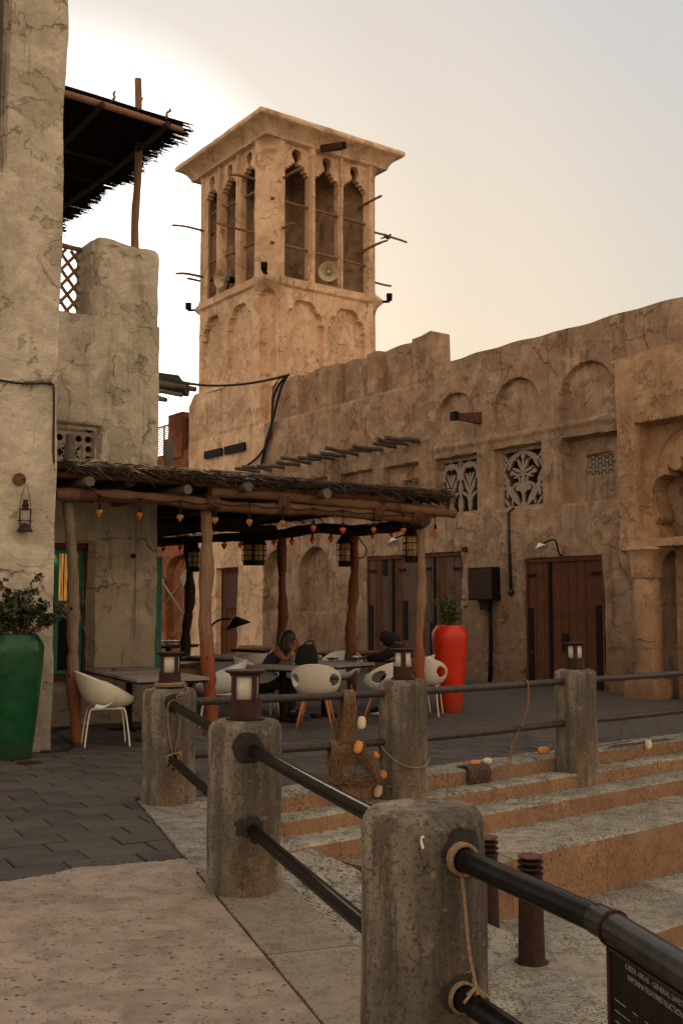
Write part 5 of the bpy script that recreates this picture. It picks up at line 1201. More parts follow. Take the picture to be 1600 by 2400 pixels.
def bollard_lamp(k, dz=0):
    x, y = POSTS[k][:2]; c = Vector((x, y, .922+dz))
    e = empty('post_lantern', c, {'A': 'rusty drum lantern on the rope-wrapped post', 'B': 'rusty drum lantern on the second post, largest of the four', 'D': 'dark drum lantern on the pale squarish post before the red pot', 'E': 'small dark drum lantern on the far post by the plank door'}[k], 'lantern', 'drum lanterns on the concrete posts')
    q = MB(); q.lathe([(.0, 0), (.112, 0), (.114, .008), (.092, .014), (.090, .105), (.0, .105)], c, 28); q.obj('drum', M['rust'], e, smooth=True, angle=30)
    q = MB(); q.lathe([(.0, .255), (.090, .255), (.118, .268), (.120, .278), (.06, .282), (.0, .283)], c, 28); q.obj('cap', M['rust'], e, smooth=True, angle=30)
    q = MB(); q.lathe([(.072, .10), (.072, .258)], c, 24); q.obj('frosted_lens', M['diff'], e, smooth=True)
    q = MB(); a0 = math.atan2(-c.y, -c.x)
    for j in range(4):
        t0 = a0+j*math.pi/2+{'A': .66, 'B': .66, 'D': .04, 'E': 0.04}[k]; w = .19 if k in 'AB' else .26
        arc = [t0-w+2*w*i/6 for i in range(7)]; V = []
        for z in (.10, .262):
            for rr_ in (.090, .082): V += [c+Vector((rr_*math.cos(a), rr_*math.sin(a), z)) for a in arc]
        F = []
        for i in range(6): F += [(i, i+1, 14+i+1, 14+i), (7+i+1, 7+i, 21+i, 21+i+1)]
        F += [(0, 14, 21, 7), (6, 13, 27, 20)]; q.add(V, F)
    for z0_, z1_ in ((.10, .115), (.245, .262)):
        q.lathe([(.0895, z0_), (.0895, z1_), (.082, z1_), (.082, z0_)], c, 28)
    q.obj('window_frame', M['rust'], e)
for k in 'ABDE': bollard_lamp(k, {'A': .012, 'B': .028}.get(k, 0))
# ropes on posts
def coil(c, r_, n, rope_r, dz, m, q, wob=.004):
    P = []
    for i in range(int(n*24)+1):
        a = 2*math.pi*i/24; P.append(c+Vector(((r_+ru(-wob, wob))*math.cos(a), (r_+ru(-wob, wob))*math.sin(a), dz*i/24+ru(-wob, wob)*.3)))
    q.tube(P, rope_r, 5)
x, y = POSTS['A'][:2]; c = Vector((x, y, .93)); q = MB(); coil(c, .122, 2.5, .009, .014, None, q); coil(c, .108, 2.0, .009, .016, None, q)
az_ = math.radians(162); dv = Vector((math.sin(az_), math.cos(az_), 0)); side = Vector((dv.y, -dv.x, 0))
pA = Vector((x, y, 0))+dv*.245
q.tube(smooth3([c+Vector((.12, -.04, .01)), c+Vector((.17, -.14, -.03)), Vector((x, y, 0))+dv*.225+Vector((.02, 0, .87)), pA+Vector((0, 0, .845))+side*-.045], 5), .0045, 5)
for s_ in (-.05, .045, .052): q.tube(smooth3([pA+Vector((0, 0, .845)), pA+side*s_+Vector((0, 0, .80)), pA+side*s_*.9+Vector((0, 0, .62)), pA+side*s_*.3+Vector((0, 0, .45)), pA+side*-.01+Vector((0, 0, .41))], 5), .0042, 5)
for k in range(10): q.tube(smooth3([pA+Vector((0, 0, .42)), pA+side*ru(-.07, .07)+Vector((0, 0, ru(.36, .43))), pA+side*ru(-.06, .06)-dv*-.02+Vector((0, 0, ru(.27, .36)))], 4), .0045, 4)
recenter(q.obj('rope', M['rope'], label='thin rope coiled round the lantern foot and tied down the rope-wrapped post', cat='rope', smooth=True))
q = MB(); cc = Vector((cx, cy, 0)); rp = Vector((P0_.x, P0_.y, 0))+cdir*.085; sd2 = Vector((cdir.y, -cdir.x, 0)); 
for zz, rr_ in ((.79, .045), (.79, .049), (.36, .046)):
    for k in range(3 if zz > .5 else 2):
        off = cdir*(.012*k); q.tube([rp+off+Vector((0, 0, zz))+sd2*rr_*math.cos(a)+Vector((0, 0, rr_*math.sin(a))) for a in [2*math.pi*j/16 for j in range(17)]], .0052, 5, False)
q.tube(smooth3([rp+Vector((0, 0, .745)), rp+cdir*.02+Vector((0, 0, .66)), rp+cdir*.045+Vector((0, 0, .52)), rp+cdir*.09+Vector((0, 0, .42)), rp+cdir*.10+Vector((0, 0, .40))], 6), .0055, 5)
q.tube(smooth3([rp+Vector((0, 0, .41))-sd2*.04, rp-sd2*.05+Vector((0, 0, .3)), rp-sd2*.055+Vector((0, 0, .1)), rp-sd2*.05+Vector((0, 0, .0))], 5), .0065, 5)
q.tube(smooth3([rp+cdir*.09+Vector((0, 0, .41)), rp+cdir*.06-sd2*.05+Vector((0, 0, .33)), rp+cdir*.03-sd2*.055+Vector((0, 0, .2)), rp+cdir*.02-sd2*.05], 5), .007, 5)
for k in range(7): q.tube(smooth3([rp+cdir*.09+Vector((0, 0, .42)), rp+cdir*(.09+ru(-.03, .03))+sd2*ru(-.05, .05)+Vector((0, 0, ru(.38, .42)))+Vector((0, 0, ru(-.06, .01)))], 4), .006, 4)
recenter(q.obj('rope', M['rope'], label='thick rope wound round both rails of the nearest post and hanging down', cat='rope', smooth=True))
x, y, r_ = POSTS['D'][:3]; q = MB(); P = []
for i in range(20):
    t = i/19; a = R(-160+150*t); rr_ = r_*1.04+.01; P.append(Vector((x+rr_*math.cos(a)*1.03, y+rr_*math.sin(a)*1.03, .37-.22*math.sin(t*math.pi*.75)-.0*t)))
q.tube(P, .006, 5); recenter(q.obj('rope', M['ropeg'], label='thin cord sagging round the pale squarish post', cat='rope', smooth=True))
# splash of white on top of the nearest post
q = MB(); 
def blob_on_post(k, az, z, w, h):
    x, y, r_, e = POSTS[k]; V = []; aa0 = math.pi/2-R(az); F = []
    for j in range(10):
        t = 2*math.pi*j/10; aa = aa0+math.cos(t)*w/r_*(1+.3*math.sin(3*t)); zz = z+h*math.sin(t); exp_ = 2.12; ca, sa = math.cos(aa+.6), math.sin(aa+.6); s_ = .97/((abs(ca)**exp_+abs(sa)**exp_)**(1/exp_)); R0 = r_*s_+.004
        V.append((x+R0*math.cos(aa), y+R0*math.sin(aa), zz))
    q = MB(); q.add(V, [tuple(range(10))]); return q.obj('bird_dropping', M['white'], e)
blob_on_post('C', 185, .845, .008, .022)
# fishing net over the rails, with floats
AD = Frame(POSTS['A'][:2], math.degrees(math.atan2(POSTS['D'][0]-POSTS['A'][0], POSTS['D'][1]-POSTS['A'][1])), 1)
if AD.n.y > 0: AD.n = -AD.n
su = lambda u_, v_=1600: AD.px(u_, v_, 0)[0]
q = MB(); e = empty('fishing_net', AD.p(su(800), 0, .05), 'brown fishing net bundled over both rails between post and red pot', 'fishing net')
def strand(P, r_=.0024, m_=None): (m_ or q).tube(smooth3(P, 3), r_, 3, False)
for k in range(340):
    s_ = su(ru(801, 826)); sp = (s_-su(813)); sg = 1 if rnd() < .72 else -1; w = ru(.036, .052)
    bot = ru(.34, .45); tgt = su(813)+sp*.9+ru(-.05, .03)-.03
    strand([AD.p(s_, .80, -sg*.02), AD.p(s_, .80+w*.9, 0), AD.p(s_+.0, .80, sg*w), AD.p(s_+sp*.15+ru(-.01, .01), .62, sg*w*ru(.8, 1.2)), AD.p(tgt, bot, sg*ru(.03, .06))])
for k in range(460):
    u0 = ru(772, 832); s_ = su(u0, 1720); sg = 1 if rnd() < .75 else -1; w = ru(.036, .055); ln = ru(.05, .22)
    if u0 < 792: ln = ru(.28, .36); 
    strand([AD.p(s_, .365, -sg*.02), AD.p(s_, .365+w*.9, 0), AD.p(s_+ru(-.01, .01), .36, sg*w), AD.p(s_+ru(-.02, .03), .36-ln*.5, sg*w*ru(.7, 1.2)), AD.p(s_+ru(-.04, .06)+(.02 if u0 < 792 else 0), .36-ln, sg*ru(.03, .07))])
for k in range(230): # leaning bundle to the step
    s0 = su(ru(815, 845), 1740); a = AD.p(s0, ru(.28, .40), .05); b_ = AD.p(su(ru(862, 876), 1850), ru(.03, .07), ru(.12, .2)); mid = a.lerp(b_, .5)+Vector((ru(-.03, .03), 0, ru(-.02, .04))); strand([a, mid, b_])
for k in range(380): # heap on the ground
    c = AD.p(su(ru(760, 868), 1830), ru(.01, .07), ru(-.10, .14)); d1_, d2_ = [Vector((ru(-.09, .09), ru(-.06, .06), ru(-.03, .04))) for _ in 'ab']
    strand([c, c+d1_, c+d1_+d2_])
q.obj('net_strands', M['net'], e, smooth=True, kind='stuff')
def flo(p, d, mt, label, sz=1.0, grp='foam net floats on and below the rails'):
    e = empty('net_float', p-Vector((0, 0, .035*sz)), label, 'float', grp); rot = Vector(d).to_track_quat('Z', 'Y').to_matrix()
    q = MB(); pr = [(.012, -.056), (.024, -.054), (.035, -.036), (.040, -.012), (.040, .014), (.034, .038), (.022, .055), (.012, .057), (.010, .04), (.010, -.04), (.012, -.056)]
    seg = 14; V = [p+rot @ Vector((r_*sz*math.cos(2*math.pi*k/seg), r_*sz*math.sin(2*math.pi*k/seg), z*sz)) for r_, z in pr for k in range(seg)]
    q.add(V, [(i*seg+k, i*seg+(k+1) % seg, (i+1)*seg+(k+1) % seg, (i+1)*seg+k) for i in range(len(pr)-1) for k in range(seg)]); q.obj('foam', M[mt], e, smooth=True, angle=60)
    q = MB(); q.tube([p+rot @ Vector((0, 0, -.05*sz)), p+rot @ Vector((0, 0, .09*sz))], .003, 4); q.obj('cord', M['netd'], e)
def onplane(fr, u_, v_, off): s_, z = fr.px(u_, v_, off); return fr.p(s_, z, off)
flo(onplane(AD, 847, 1694, .07), (.05, 0, 1), 'floatw', 'pale orange float hanging upright beside the net on the upper rail')
flo(onplane(AD, 839, 1751, .09), (.35, .1, 1), 'float', 'tilted orange float hanging in the net at the lower rail')
flo(onplane(AD, 880, 1770, .0), (-.6, -1, .5), 'float', 'small orange float showing its hole, beside the net near the post', .85)
flo(onplane(AD, 893, 1816, .02)+Vector((0, 0, .0)), (1, .5, 0), 'float', 'bright orange float lying on the step at the foot of the pale squarish post', 1.05)
flo(gz(806, 1826, .05), (1, .5, -.25), 'float', 'reddish float lying half under the net on the step', 1.15)
flo(onplane(E1, 886, 1854, .05), (.3, .0, 1), 'floatw', 'pale float hanging down over the front edge of the first step')
flo(gz(1112, 1789, .03), (1, .3, 0), 'float', 'yellow-orange float on the first step beside the dark net heap', .9)
flo(gz(1141, 1784, .03), (1, .6, 0), 'floatw', 'pale float on the first step right of the dark net heap', .9)
flo(gz(1273, 1759, .045), (1, .25, 0), 'float', 'long orange float lying on the step left of the far post', 1.1)
flo(onplane(E1, 1518, 1745, .04), (.1, .0, 1), 'floatw', 'pale egg-shaped float on the step edge at the far right', 1.0)
# dark net heap over the step edge, and stray lines
q = MB(); e = empty('fishing_net', onplane(E1, 1115, 1830, .05), 'small dark heap of net draped over the first step edge', 'fishing net')
for k in range(260):
    u0 = ru(1093, 1140); s_ = E1.px(u0, 1810, 0)[0]; ln = ru(.05, .16)
    strand([E1.p(s_+ru(-.03, .03), .012, -ru(.02, .15)), E1.p(s_, .03, -.01), E1.p(s_+ru(-.01, .01), .0, .03), E1.p(s_+ru(-.03, .03), -ln*.6, .035+ru(0, .03)), E1.p(s_+ru(-.04, .04), -ln, ru(.03, .07))], .005, q)
q.obj('net_strands', M['netd'], e, kind='stuff', smooth=True)
DE = Frame(POSTS['D'][:2], math.degrees(math.atan2(POSTS['E'][0]-POSTS['D'][0], POSTS['E'][1]-POSTS['D'][1])), 1)
if DE.n.y > 0: DE.n = -DE.n
q = MB(); s1 = DE.px(1229, 1580, 0)[0]; s2 = DE.px(1206, 1685, 0)[0]
for k in range(10):
    strand([DE.p(s1, .80, -.03), DE.p(s1+ru(-.01, .01), .84, 0), DE.p(s1+ru(-.01, .01), .80, .04), DE.p(s1-.01+ru(-.012, .012), .6, .045), DE.p(s2+.06+ru(-.02, .02), .40, .04), DE.p(s2+.03, .385, .045)], .005, q)
for k in range(6): strand([DE.p(s2, .41, .0), DE.p(s2, .36, .05), DE.p(s2-.12+ru(-.03, .03), .22, .07), DE.p(s2-.22+ru(-.04, .04), .03, .1), DE.p(s2-.4, .01, .12)], .004, q)
for k in range(3): strand([DE.p(s2+.12, .40, .04), DE.p(s2+.11, .2, .06), DE.p(s2+.2, .02, .12)], .003, q)
recenter(q.obj('net_line', M['net'], label='frayed cord of netting tied to both rails left of the far post', cat='cord', smooth=True))
q = MB(); EG = Frame(POSTS['E'][:2], math.degrees(math.atan2(POSTS['G'][0]-POSTS['E'][0], POSTS['G'][1]-POSTS['E'][1])), 1)
if EG.n.y > 0: EG.n = -EG.n
for u0, u1 in ((1451, 1500), (1526, 1560), (1451, 1452)): 
    a = EG.p(EG.px(u0, 1660, 0)[0], .365, .03); b_ = gz(u1, 1735, .02); strand([a, a.lerp(b_, .5)-Vector((0, 0, .03)), b_], .003, q)
for k in range(9):
    P = [gz(ru(1390, 1600), 1740-.1*0+ru(-12, 8)-(0), .015) for _ in range(4)]; P.sort(key=lambda v: v.x); P = [Vector((p.x, E1.o.y+(p.x-E1.o.x)*E1.d.y/E1.d.x-.06-ru(0, .2)*-1, .015)) for p in P]; strand(P, .004, q)
for u_, v_ in ((1390, 1760), (1330, 1762)): strand([gz(1230, 1752, .02), gz(1310, 1757, .01), gz(1400, 1748, .02), gz(1480, 1735, .02)], .004, q)
recenter(q.obj('net_line', M['netd'], label='loose dark net lines trailing along the top step behind the far post', cat='cord', smooth=True))

# ---------------------------------------------------------------- rusty step bollard lamps
def rust_bollard(x, y, zb, h, label):
    c = Vector((x, y, zb)); e = empty('rusty_bollard', c, label, 'bollard', 'rusty bollard lamps below the steps')
    lathe_part('tube', [(.0, 0), (.118, 0), (.12, .014), (.098, .02), (.095, .03), (.084, h*.80), (.0, h*.80)], c, M['rust'], e, 28)
    for k in range(3): z = h*(.80+.055*k); lathe_part('louvre', [(.06, z-.012), (.088, z), (.094, z+.01), (.092, z+.016), (.06, z+.02)], c, M['rust'], e, 28)
    lathe_part('core', [(.05, h*.8), (.05, h*.97)], c, M['black'], e, 16)
    lathe_part('lid', [(.0, h*.965), (.088, h*.965), (.092, h*.972), (.09, h*.98), (.0, h*.985)], c, M['rust2'], e, 28)
rust_bollard(1.345, 7.80, -.925, .76, 'rusty round bollard lamp standing below the steps in front')
rust_bollard(1.115, 8.42, -.925, .76, 'second rusty bollard lamp half hidden behind the nearest concrete post')
# ---------------------------------------------------------------- safety sign under the near rail
SF = Frame(J_.xy, math.degrees(math.atan2(cd2.x, cd2.y)), 1)
if SF.n.x > 0: SF.n = -SF.n
s0 = SF.px(1418, 2250, .02)[0]; W_, H_ = .60, .42; zt = .748
sg_ = empty('safety_sign', SF.p(s0+W_/2, zt-H_), 'black information sign with pale lettering hanging under the near rail', 'sign')
slab('panel', s0+.012, s0+W_-.012, zt-H_+.012, zt-.012, -.004, .012, M['black'], sg_, SF)
for a, b_, c_, d_ in ((s0, s0+W_, zt-.008, zt), (s0, s0+W_, zt-H_, zt-H_+.016), (s0, s0+.014, zt-H_, zt), (s0+W_-.014, s0+W_, zt-H_, zt)): slab('sign_frame', a, b_, c_, d_, -.008, .018, M['rust'], sg_, SF)
for x in (s0+.01, s0+W_-.05): 
    q = MB(); q.tube([SF.p(x, .79, 0)+Vector((0, 0, .043*math.sin(a)))+SF.n*.043*math.cos(a) for a in [j*math.pi/8 for j in range(17)]], .005, 5, False); q.tube([SF.p(x, .748, 0), SF.p(x, zt-.005, 0)], .006, 5); q.obj('hanger', M['rust'], sg_)
M['print'] = plain('pale_print', (.22, .21, .19), .6, var=.3, sc=60)
def text(s, x, z, size, m, fr, off, parent, cx_=False):
    cu = bpy.data.curves.new('text', 'FONT'); cu.body = s; cu.size = size; cu.extrude = .0004; cu.align_x = 'CENTER' if cx_ else 'LEFT'
    to = bpy.data.objects.new('t', cu); COL.objects.link(to); dg = bpy.context.evaluated_depsgraph_get(); me = bpy.data.meshes.new_from_object(to.evaluated_get(dg)); bpy.data.objects.remove(to)
    o = bpy.data.objects.new('lettering', me); COL.objects.link(o); me.materials.clear(); me.materials.append(m)
    mw = Matrix((fr.d, Vector((0, 0, 1)), fr.n)).transposed().to_4x4(); mw.translation = fr.p(x, z, off)-abs_loc(parent); me.transform(mw); o.parent = parent; KID.setdefault(parent.name, []).append(o); return o
tx = SF.px(1471, 2268, .013); te = SF.px(1597, 2345, .013); wd_ = te[0]-tx[0]
text('CREEK AREAS - GENERAL SAFETY', (tx[0]+te[0])/2, (tx[1]+te[1])/2-.010, .0185, M['print'], SF, .0125, sg_, True)
text('INFORMATION/INSTRUCTION', (tx[0]+te[0])/2, (tx[1]+te[1])/2-.034, .0185, M['print'], SF, .0125, sg_, True)
q = MB()
for k in range(9):
    x = s0+.03
    while x < s0+W_-.05:
        ln = ru(.02, .09); P = [SF.p(x, zt-.12-.026*k-.002, .0125), SF.p(x+ln, zt-.12-.026*k-.002, .0125), SF.p(x+ln, zt-.12-.026*k+.0005, .0125), SF.p(x, zt-.12-.026*k+.0005, .0125)]; q.add(P, [(0, 1, 2, 3)]); x += ln+ru(.01, .05)
q.obj('fine_print', M['print'], sg_, kind='stuff')
# ---------------------------------------------------------------- pots and plants
def pot(c, mt, label):
    e = empty('tall_pot', c, label, 'pot')
    lathe_part('vase', [(.0, 0), (.165, 0), (.17, .01), (.195, .25), (.232, .6), (.262, .95), (.272, 1.10), (.272, 1.17), (.262, 1.20), (.205, 1.285), (.198, 1.292), (.185, 1.285), (.18, 1.2)], c, M[mt], e, 48)
    lathe_part('soil', [(.0, 1.21), (.185, 1.21)], c, M['soil'], e, 24); return e
gc = Vector((-3.42, 11.36, 0)); rc = Vector((1.64, 16.28, 0))
pot(gc, 'green', 'tall glossy dark green pot against the pale wall'); pot(rc, 'red', 'tall glossy bright red pot near the wide plank door')
def shrub(c, z0, n, hmax, spread, leafn, lm, label, lsz=.035, tall=None, seed=1):
    random.seed(seed); e = empty('potted_shrub', c+Vector((0, 0, z0)), label, 'shrub'); q = MB(); tips = []; segs = []
    for k in range(n):
        a = ru(0, 6.283); sp_ = ru(.15, 1)*spread; h = hmax*ru(.45, 1)*(1-.3*sp_/spread); b0 = c+Vector((ru(-.04, .04), ru(-.04, .04), z0))
        P = [b0, b0+Vector((math.cos(a)*sp_*.25, math.sin(a)*sp_*.25, h*.35)), b0+Vector((math.cos(a+.2)*sp_*.62, math.sin(a+.2)*sp_*.62, h*.7)), b0+Vector((math.cos(a)*sp_+ru(-.05, .05), math.sin(a)*sp_+ru(-.05, .05), h))]
        PP = smooth3(P, 4); q.tube(PP, [.008*(1-.8*i/(len(PP)-1)) for i in range(len(PP))], 5, False); segs.append(PP)
        for j in range(4):
            i0 = random.randint(4, len(PP)-1); b1 = PP[i0]+Vector((ru(-.14, .14), ru(-.14, .14), ru(.0, .14))); q.tube([PP[i0], PP[i0].lerp(b1, .5)+Vector((0, 0, .01)), b1], .0022, 4, False); segs.append([PP[i0], b1])
    q.obj('branches', M['twig'], e, smooth=True)
    qs = {m_: MB() for m_ in lm}
    for k in range(leafn):
        sg = random.choice(segs); t = ru(.35, 1) if len(sg) > 2 else ru(.2, 1); i = min(len(sg)-2, int(t*(len(sg)-1))); p = sg[i].lerp(sg[i+1], rnd())+Vector((ru(-.02, .02), ru(-.02, .02), ru(-.02, .02)))
        d = Vector((ru(-1, 1), ru(-1, 1), ru(-.3, .9))).normalized(); s_ = d.cross(Vector((ru(-1, 1), ru(-1, 1), ru(-1, 1)))).normalized(); l_ = lsz*ru(.6, 1.2); nn = d.cross(s_)*.15*l_
        V = [p, p+d*l_*.35+s_*l_*.55-nn, p+d*l_*.6+s_*l_*.25, p+d*l_*1.1, p+d*l_*.6-s_*l_*.25, p+d*l_*.35-s_*l_*.55-nn]
        qs[random.choices(list(lm), weights=[.88, .12])[0]].add(V, [(0, 1, 2), (0, 2, 3), (0, 3, 4), (0, 4, 5)])
    for m_ in lm: qs[m_].obj('foliage', M[m_], e, kind='stuff')
    return e
sh = shrub(gc, 1.21, 34, .72, .52, 1500, ('leaf', 'leaf2'), 'wiry dark-leaved shrub growing in the green pot', .052, seed=4)
shrub(rc, 1.21, 16, .62, .26, 1100, ('leafb', 'leaf'), 'small bushy tree growing in the red pot', .04, seed=11)
random.seed(21)
# hose on the ground beside the green pot
q = MB(); P = [gz(u_, v_, .015) for u_, v_ in ((95, 1762), (130, 1760), (160, 1755), (172, 1748), (166, 1738), (150, 1728), (135, 1722), (128, 1712), (150, 1706), (180, 1705))]; q.tube(smooth3(P, 5), .016, 7)
recenter(q.obj('hose', M['blackcab'], label='black hose lying on the paving between green pot and chair', cat='hose', smooth=True))
q = MB(); q.tube(smooth3([LW.p(-.35, .62, .02), LW.p(-.32, .35, .03), LW.p(-.27, .12, .03), LW.p(-.24, .0, .05)], 5), .01, 6); recenter(q.obj('thin_cable', M['twig'], label='thin brown cable down the foot of the pale wall behind the green pot', cat='cable', smooth=True))

# ---------------------------------------------------------------- tables
def table(c, rz, lx, ly, label, z=.765, m='tabletop', group=None, planks=4):
    e = empty('cafe_table', (c[0], c[1], 0), label, 'table', group, rz=rz)
    w = lx/planks
    for k in range(planks):
        q = MB(); q.cbox((-lx/2+w*(k+.5), 0, z-.017), (w-.004, ly, .034), b=.003); q.obj('board', M[m], e, world=False)
    q = MB(); 
    for s_ in (-1, 1): q.box((0, s_*(ly/2-.03), z-.04), (lx-.02, .03, .045)); q.box((s_*(lx/2-.03), 0, z-.04), (.03, ly-.1, .045))
    q.obj('apron', M['black'], e, world=False)
    q = MB(); q.box((0, 0, (z-.05)/2), (.07, .07, z-.05)); q.obj('pedestal', M['black'], e, world=False)
    q = MB(); q.box((0, 0, .015), (.5, .07, .03)); q.box((0, 0, .0145), (.07, .5, .028)); q.obj('foot', M['black'], e, world=False); return e
rz1 = math.atan2(*(Vector((1.16, -2.22)).yx)); 
ax = Vector((.463, -.886)); bx_ = Vector((.886, .463))
p0_ = Vector((-2.28, 12.12))                      # near corner
rzt = math.atan2(ax.y, ax.x)
ctr = lambda a, b_: (p0_.x-ax.x*a+bx_.x*b_, p0_.y-ax.y*a+bx_.y*b_)
table(ctr(.60, .42), rzt, 1.18, .86, 'grey plank cafe table behind the tub chair, nearer half', group='grey plank cafe tables')
table(ctr(1.82, .43), rzt, 1.2, .86, 'grey plank cafe table touching the pale wall, farther half', group='grey plank cafe tables', z=.767)
ax2 = Vector((.63, .777)); bx2 = Vector((-.777, .63)); p2 = Vector((-.62, 14.15)); rz2 = math.atan2(ax2.y, ax2.x)
c2 = lambda a, b_: (p2.x+ax2.x*a+bx2.x*b_, p2.y+ax2.y*a+bx2.y*b_)
table(c2(.44, .60), rz2, .86, 1.15, 'grey table with the black bag, where the woman sits', group='grey plank cafe tables', z=.772)
table(c2(1.34, .60), rz2, .86, 1.15, 'grey table with ashtray and cup, in front of the person in black', group='grey plank cafe tables', z=.770)
table((1.12, 17.25), rz2, 1.2, .9, 'grey table just left of the red pot', group='grey plank cafe tables')
table((-1.75, 18.0), rz2, 1.5, .9, 'grey table in the shade behind the white-backed chair', group='grey plank cafe tables')
table((-1.55, 21.2), rz2, 1.0, .8, 'dark brown wooden table at the back by the small door', m='dwood', z=.75)
table((.15, 19.6), rz2, 1.4, .8, 'brown wooden table at the back between the inner posts', m='dwood', z=.75)
table((-3.55, 22.0), rz2, 1.0, .8, 'brown wooden table with two white bowls near the teal door', m='dwood', z=.80)
# ---------------------------------------------------------------- chairs
def seg_tube(name, pts, r_, m, e, seg=8): q = MB(); q.tube(smooth3(pts, 4), r_, seg); return q.obj(name, m, e, smooth=True, world=False)
def shell(e, hb, hf, holes, m, back_w=1.0, flare=1.0, slit=False):
    nphi, nt_ = 96, 30; V = []; F = []
    for j in range(nt_+1):
        t = j/nt_
        for i in range(nphi):
            ph = 2*math.pi*i/nphi                      # ph=0 : back (-x)
            hh = hf+(hb-hf)*((1+math.cos(ph))/2)**.85
            th = t*math.pi/2*1.02; r_ = .305*flare*math.sin(min(th, 1.57))**.55; z = hh*(1-math.cos(th))**.95
            x = -r_*math.cos(ph)*1.0-(.05*(z/hb)**1.4 if math.cos(ph) > 0 else 0); y = r_*math.sin(ph)*1.04
            V.append((x, y, .43+z))
    for j in range(nt_):
        for i in range(nphi):
            t = (j+.5)/nt_; ph = 360*(i+.5)/nphi; ph = ph-360 if ph > 180 else ph
            if any(((abs(ph)-hp)/hw)**2+((t-ht)/htt)**2 < 1 for hp, hw, ht, htt in holes): continue
            F.append((j*nphi+i, j*nphi+(i+1) % nphi, (j+1)*nphi+(i+1) % nphi, (j+1)*nphi+i))
    q = MB(); q.add(V, F); o = q.obj('shell', m, e, smooth=True, world=False)
    md = o.modifiers.new('thick', 'SOLIDIFY'); md.thickness = .013; md.offset = 0
    md = o.modifiers.new('bev', 'SUBSURF'); md.levels = md.render_levels = 1
    q = MB(); P = []
    for i in range(nphi+1): P.append(Vector(V[nt_*nphi+i % nphi]))
    q.tube(P, .010, 8, False); q.obj('rim', m, e, smooth=True, world=False)
def chair(c, az, kind, label, group):
    e = empty('cafe_chair', (c[0], c[1], 0), label, 'chair', group, rz=math.pi/2-R(az))
    if kind == 'tub': shell(e, .40, .10, [], M['chair']); lm, lr = M['chair'], .010
    elif kind == 'egg': shell(e, .40, .03, [(62, 21, .74, .17)], M['chair']); lm, lr = M['orangewood'], .015
    elif kind == 'eggm': shell(e, .40, .03, [(62, 21, .74, .17)], M['chair']); lm, lr = M['chair'], .010
    else: shell(e, .42, .09, [], M['chairw']); lm, lr = M['chairw'], .010
    for sx in (-1, 1):
        for sy in (-1, 1):
            if kind == 'egg':
                q = MB(); q.tube([(sx*.13, sy*.13, .44), (sx*.19, sy*.19, .2), (sx*.235, sy*.235, 0)], [.020, .018, .011], 10); q.obj('leg', lm, e, smooth=True, world=False)
            else: seg_tube('leg', [(sx*.10, sy*.18, .435), (sx*.17, sy*.185, .43), (sx*.20, sy*.19, .38), (sx*.235, sy*.21, .15), (sx*.25, sy*.225, 0)], lr, lm, e)
    if kind != 'egg':
        seg_tube('seat_rail', [(-.18, .18, .425), (0, .185, .428), (.18, .18, .425)], lr, lm, e); seg_tube('seat_rail', [(-.18, -.18, .425), (0, -.185, .428), (.18, -.18, .425)], lr, lm, e)
    if kind == 'tub':
        q = MB(); V = [(x, -.262-.045*math.sin(math.pi*i/8)-.012, z) for i, (x, z) in enumerate(((-.16, .46), (-.08, .445), (-.03, .46), (.03, .50), (.06, .55), (.085, .60), (.10, .64), (.11, .665), (.115, .68)))]
        V2 = [(x+.03*(1-i/8), y+.018, z+.03) for i, (x, y, z) in enumerate(V)]; q.add(V+V2, [(i, i+1, 10+i, 9+i) for i in range(8)]); q.obj('folded_flap', M['chairw'], e, smooth=True, world=False)
    return e
CG = 'white plastic cafe chairs'
chair((-2.70, 12.40), 72, 'tub', 'cream tub chair with thin metal legs beside the green pot', CG)
chair((-1.62, 14.35), 265, 'white', 'white tub chair behind the rope-wrapped post, facing the grey table', CG)
chair((-.33, 14.05), 5, 'egg', 'cream egg-shaped chair with side holes and orange wooden legs', CG)
chair((-1.30, 17.0), 350, 'tub', 'cream round-backed chair in the shade behind the second lantern', CG)
chair((.62, 14.75), -35, 'egg', 'cream egg-shaped chair half hidden behind the pale squarish post, on its left', CG)
chair((1.22, 15.75), 12, 'eggm', 'cream egg-shaped chair with thin metal legs left of the red pot', CG)
chair((.0, 17.0), 190, 'white', 'white chair on the far side of the table with the ashtray', CG)
chair((-1.18, 15.35), 70, 'white', 'pale chair under the seated woman', CG)
chair((1.02, 15.95), 285, 'white', 'pale chair under the person in black', CG)
# things on the tables
def table_item(name, p, label, cat): return empty(name, p, label, cat)
TZ = .773
def on(u_, v_, z=TZ): return gz(u_, v_, z)
# handbag
p = atY(717, 1553, 14.95); p.z = TZ; e = table_item('handbag', p, 'black handbag standing on the grey table beside the woman', 'bag')
V = []; 
for (w, d, z) in ((.15, .08, 0), (.165, .09, .03), (.155, .085, .14), (.12, .06, .24), (.09, .03, .275), (.07, .015, .28)):
    for j in range(16): a = 2*math.pi*j/16; V.append(p+Vector((w*math.cos(a)*(1+ru(-.04, .04))+(.02*z*3), d*math.sin(a), z+ru(-.006, .006))))
q = MB(); q.add(V, [(i*16+j, i*16+(j+1) % 16, (i+1)*16+(j+1) % 16, (i+1)*16+j) for i in range(5) for j in range(16)]+[tuple(range(16))[::-1], tuple(range(80, 96))]); q.obj('body', M['cloth'], e, smooth=True)
q = MB(); q.tube(smooth3([p+Vector((-.05, 0, .25)), p+Vector((0, 0, .31)), p+Vector((.06, 0, .335)), p+Vector((.10, 0, .31)), p+Vector((.10, 0, .24))], 4), .010, 6); q.obj('handle', M['cloth'], e, smooth=True)
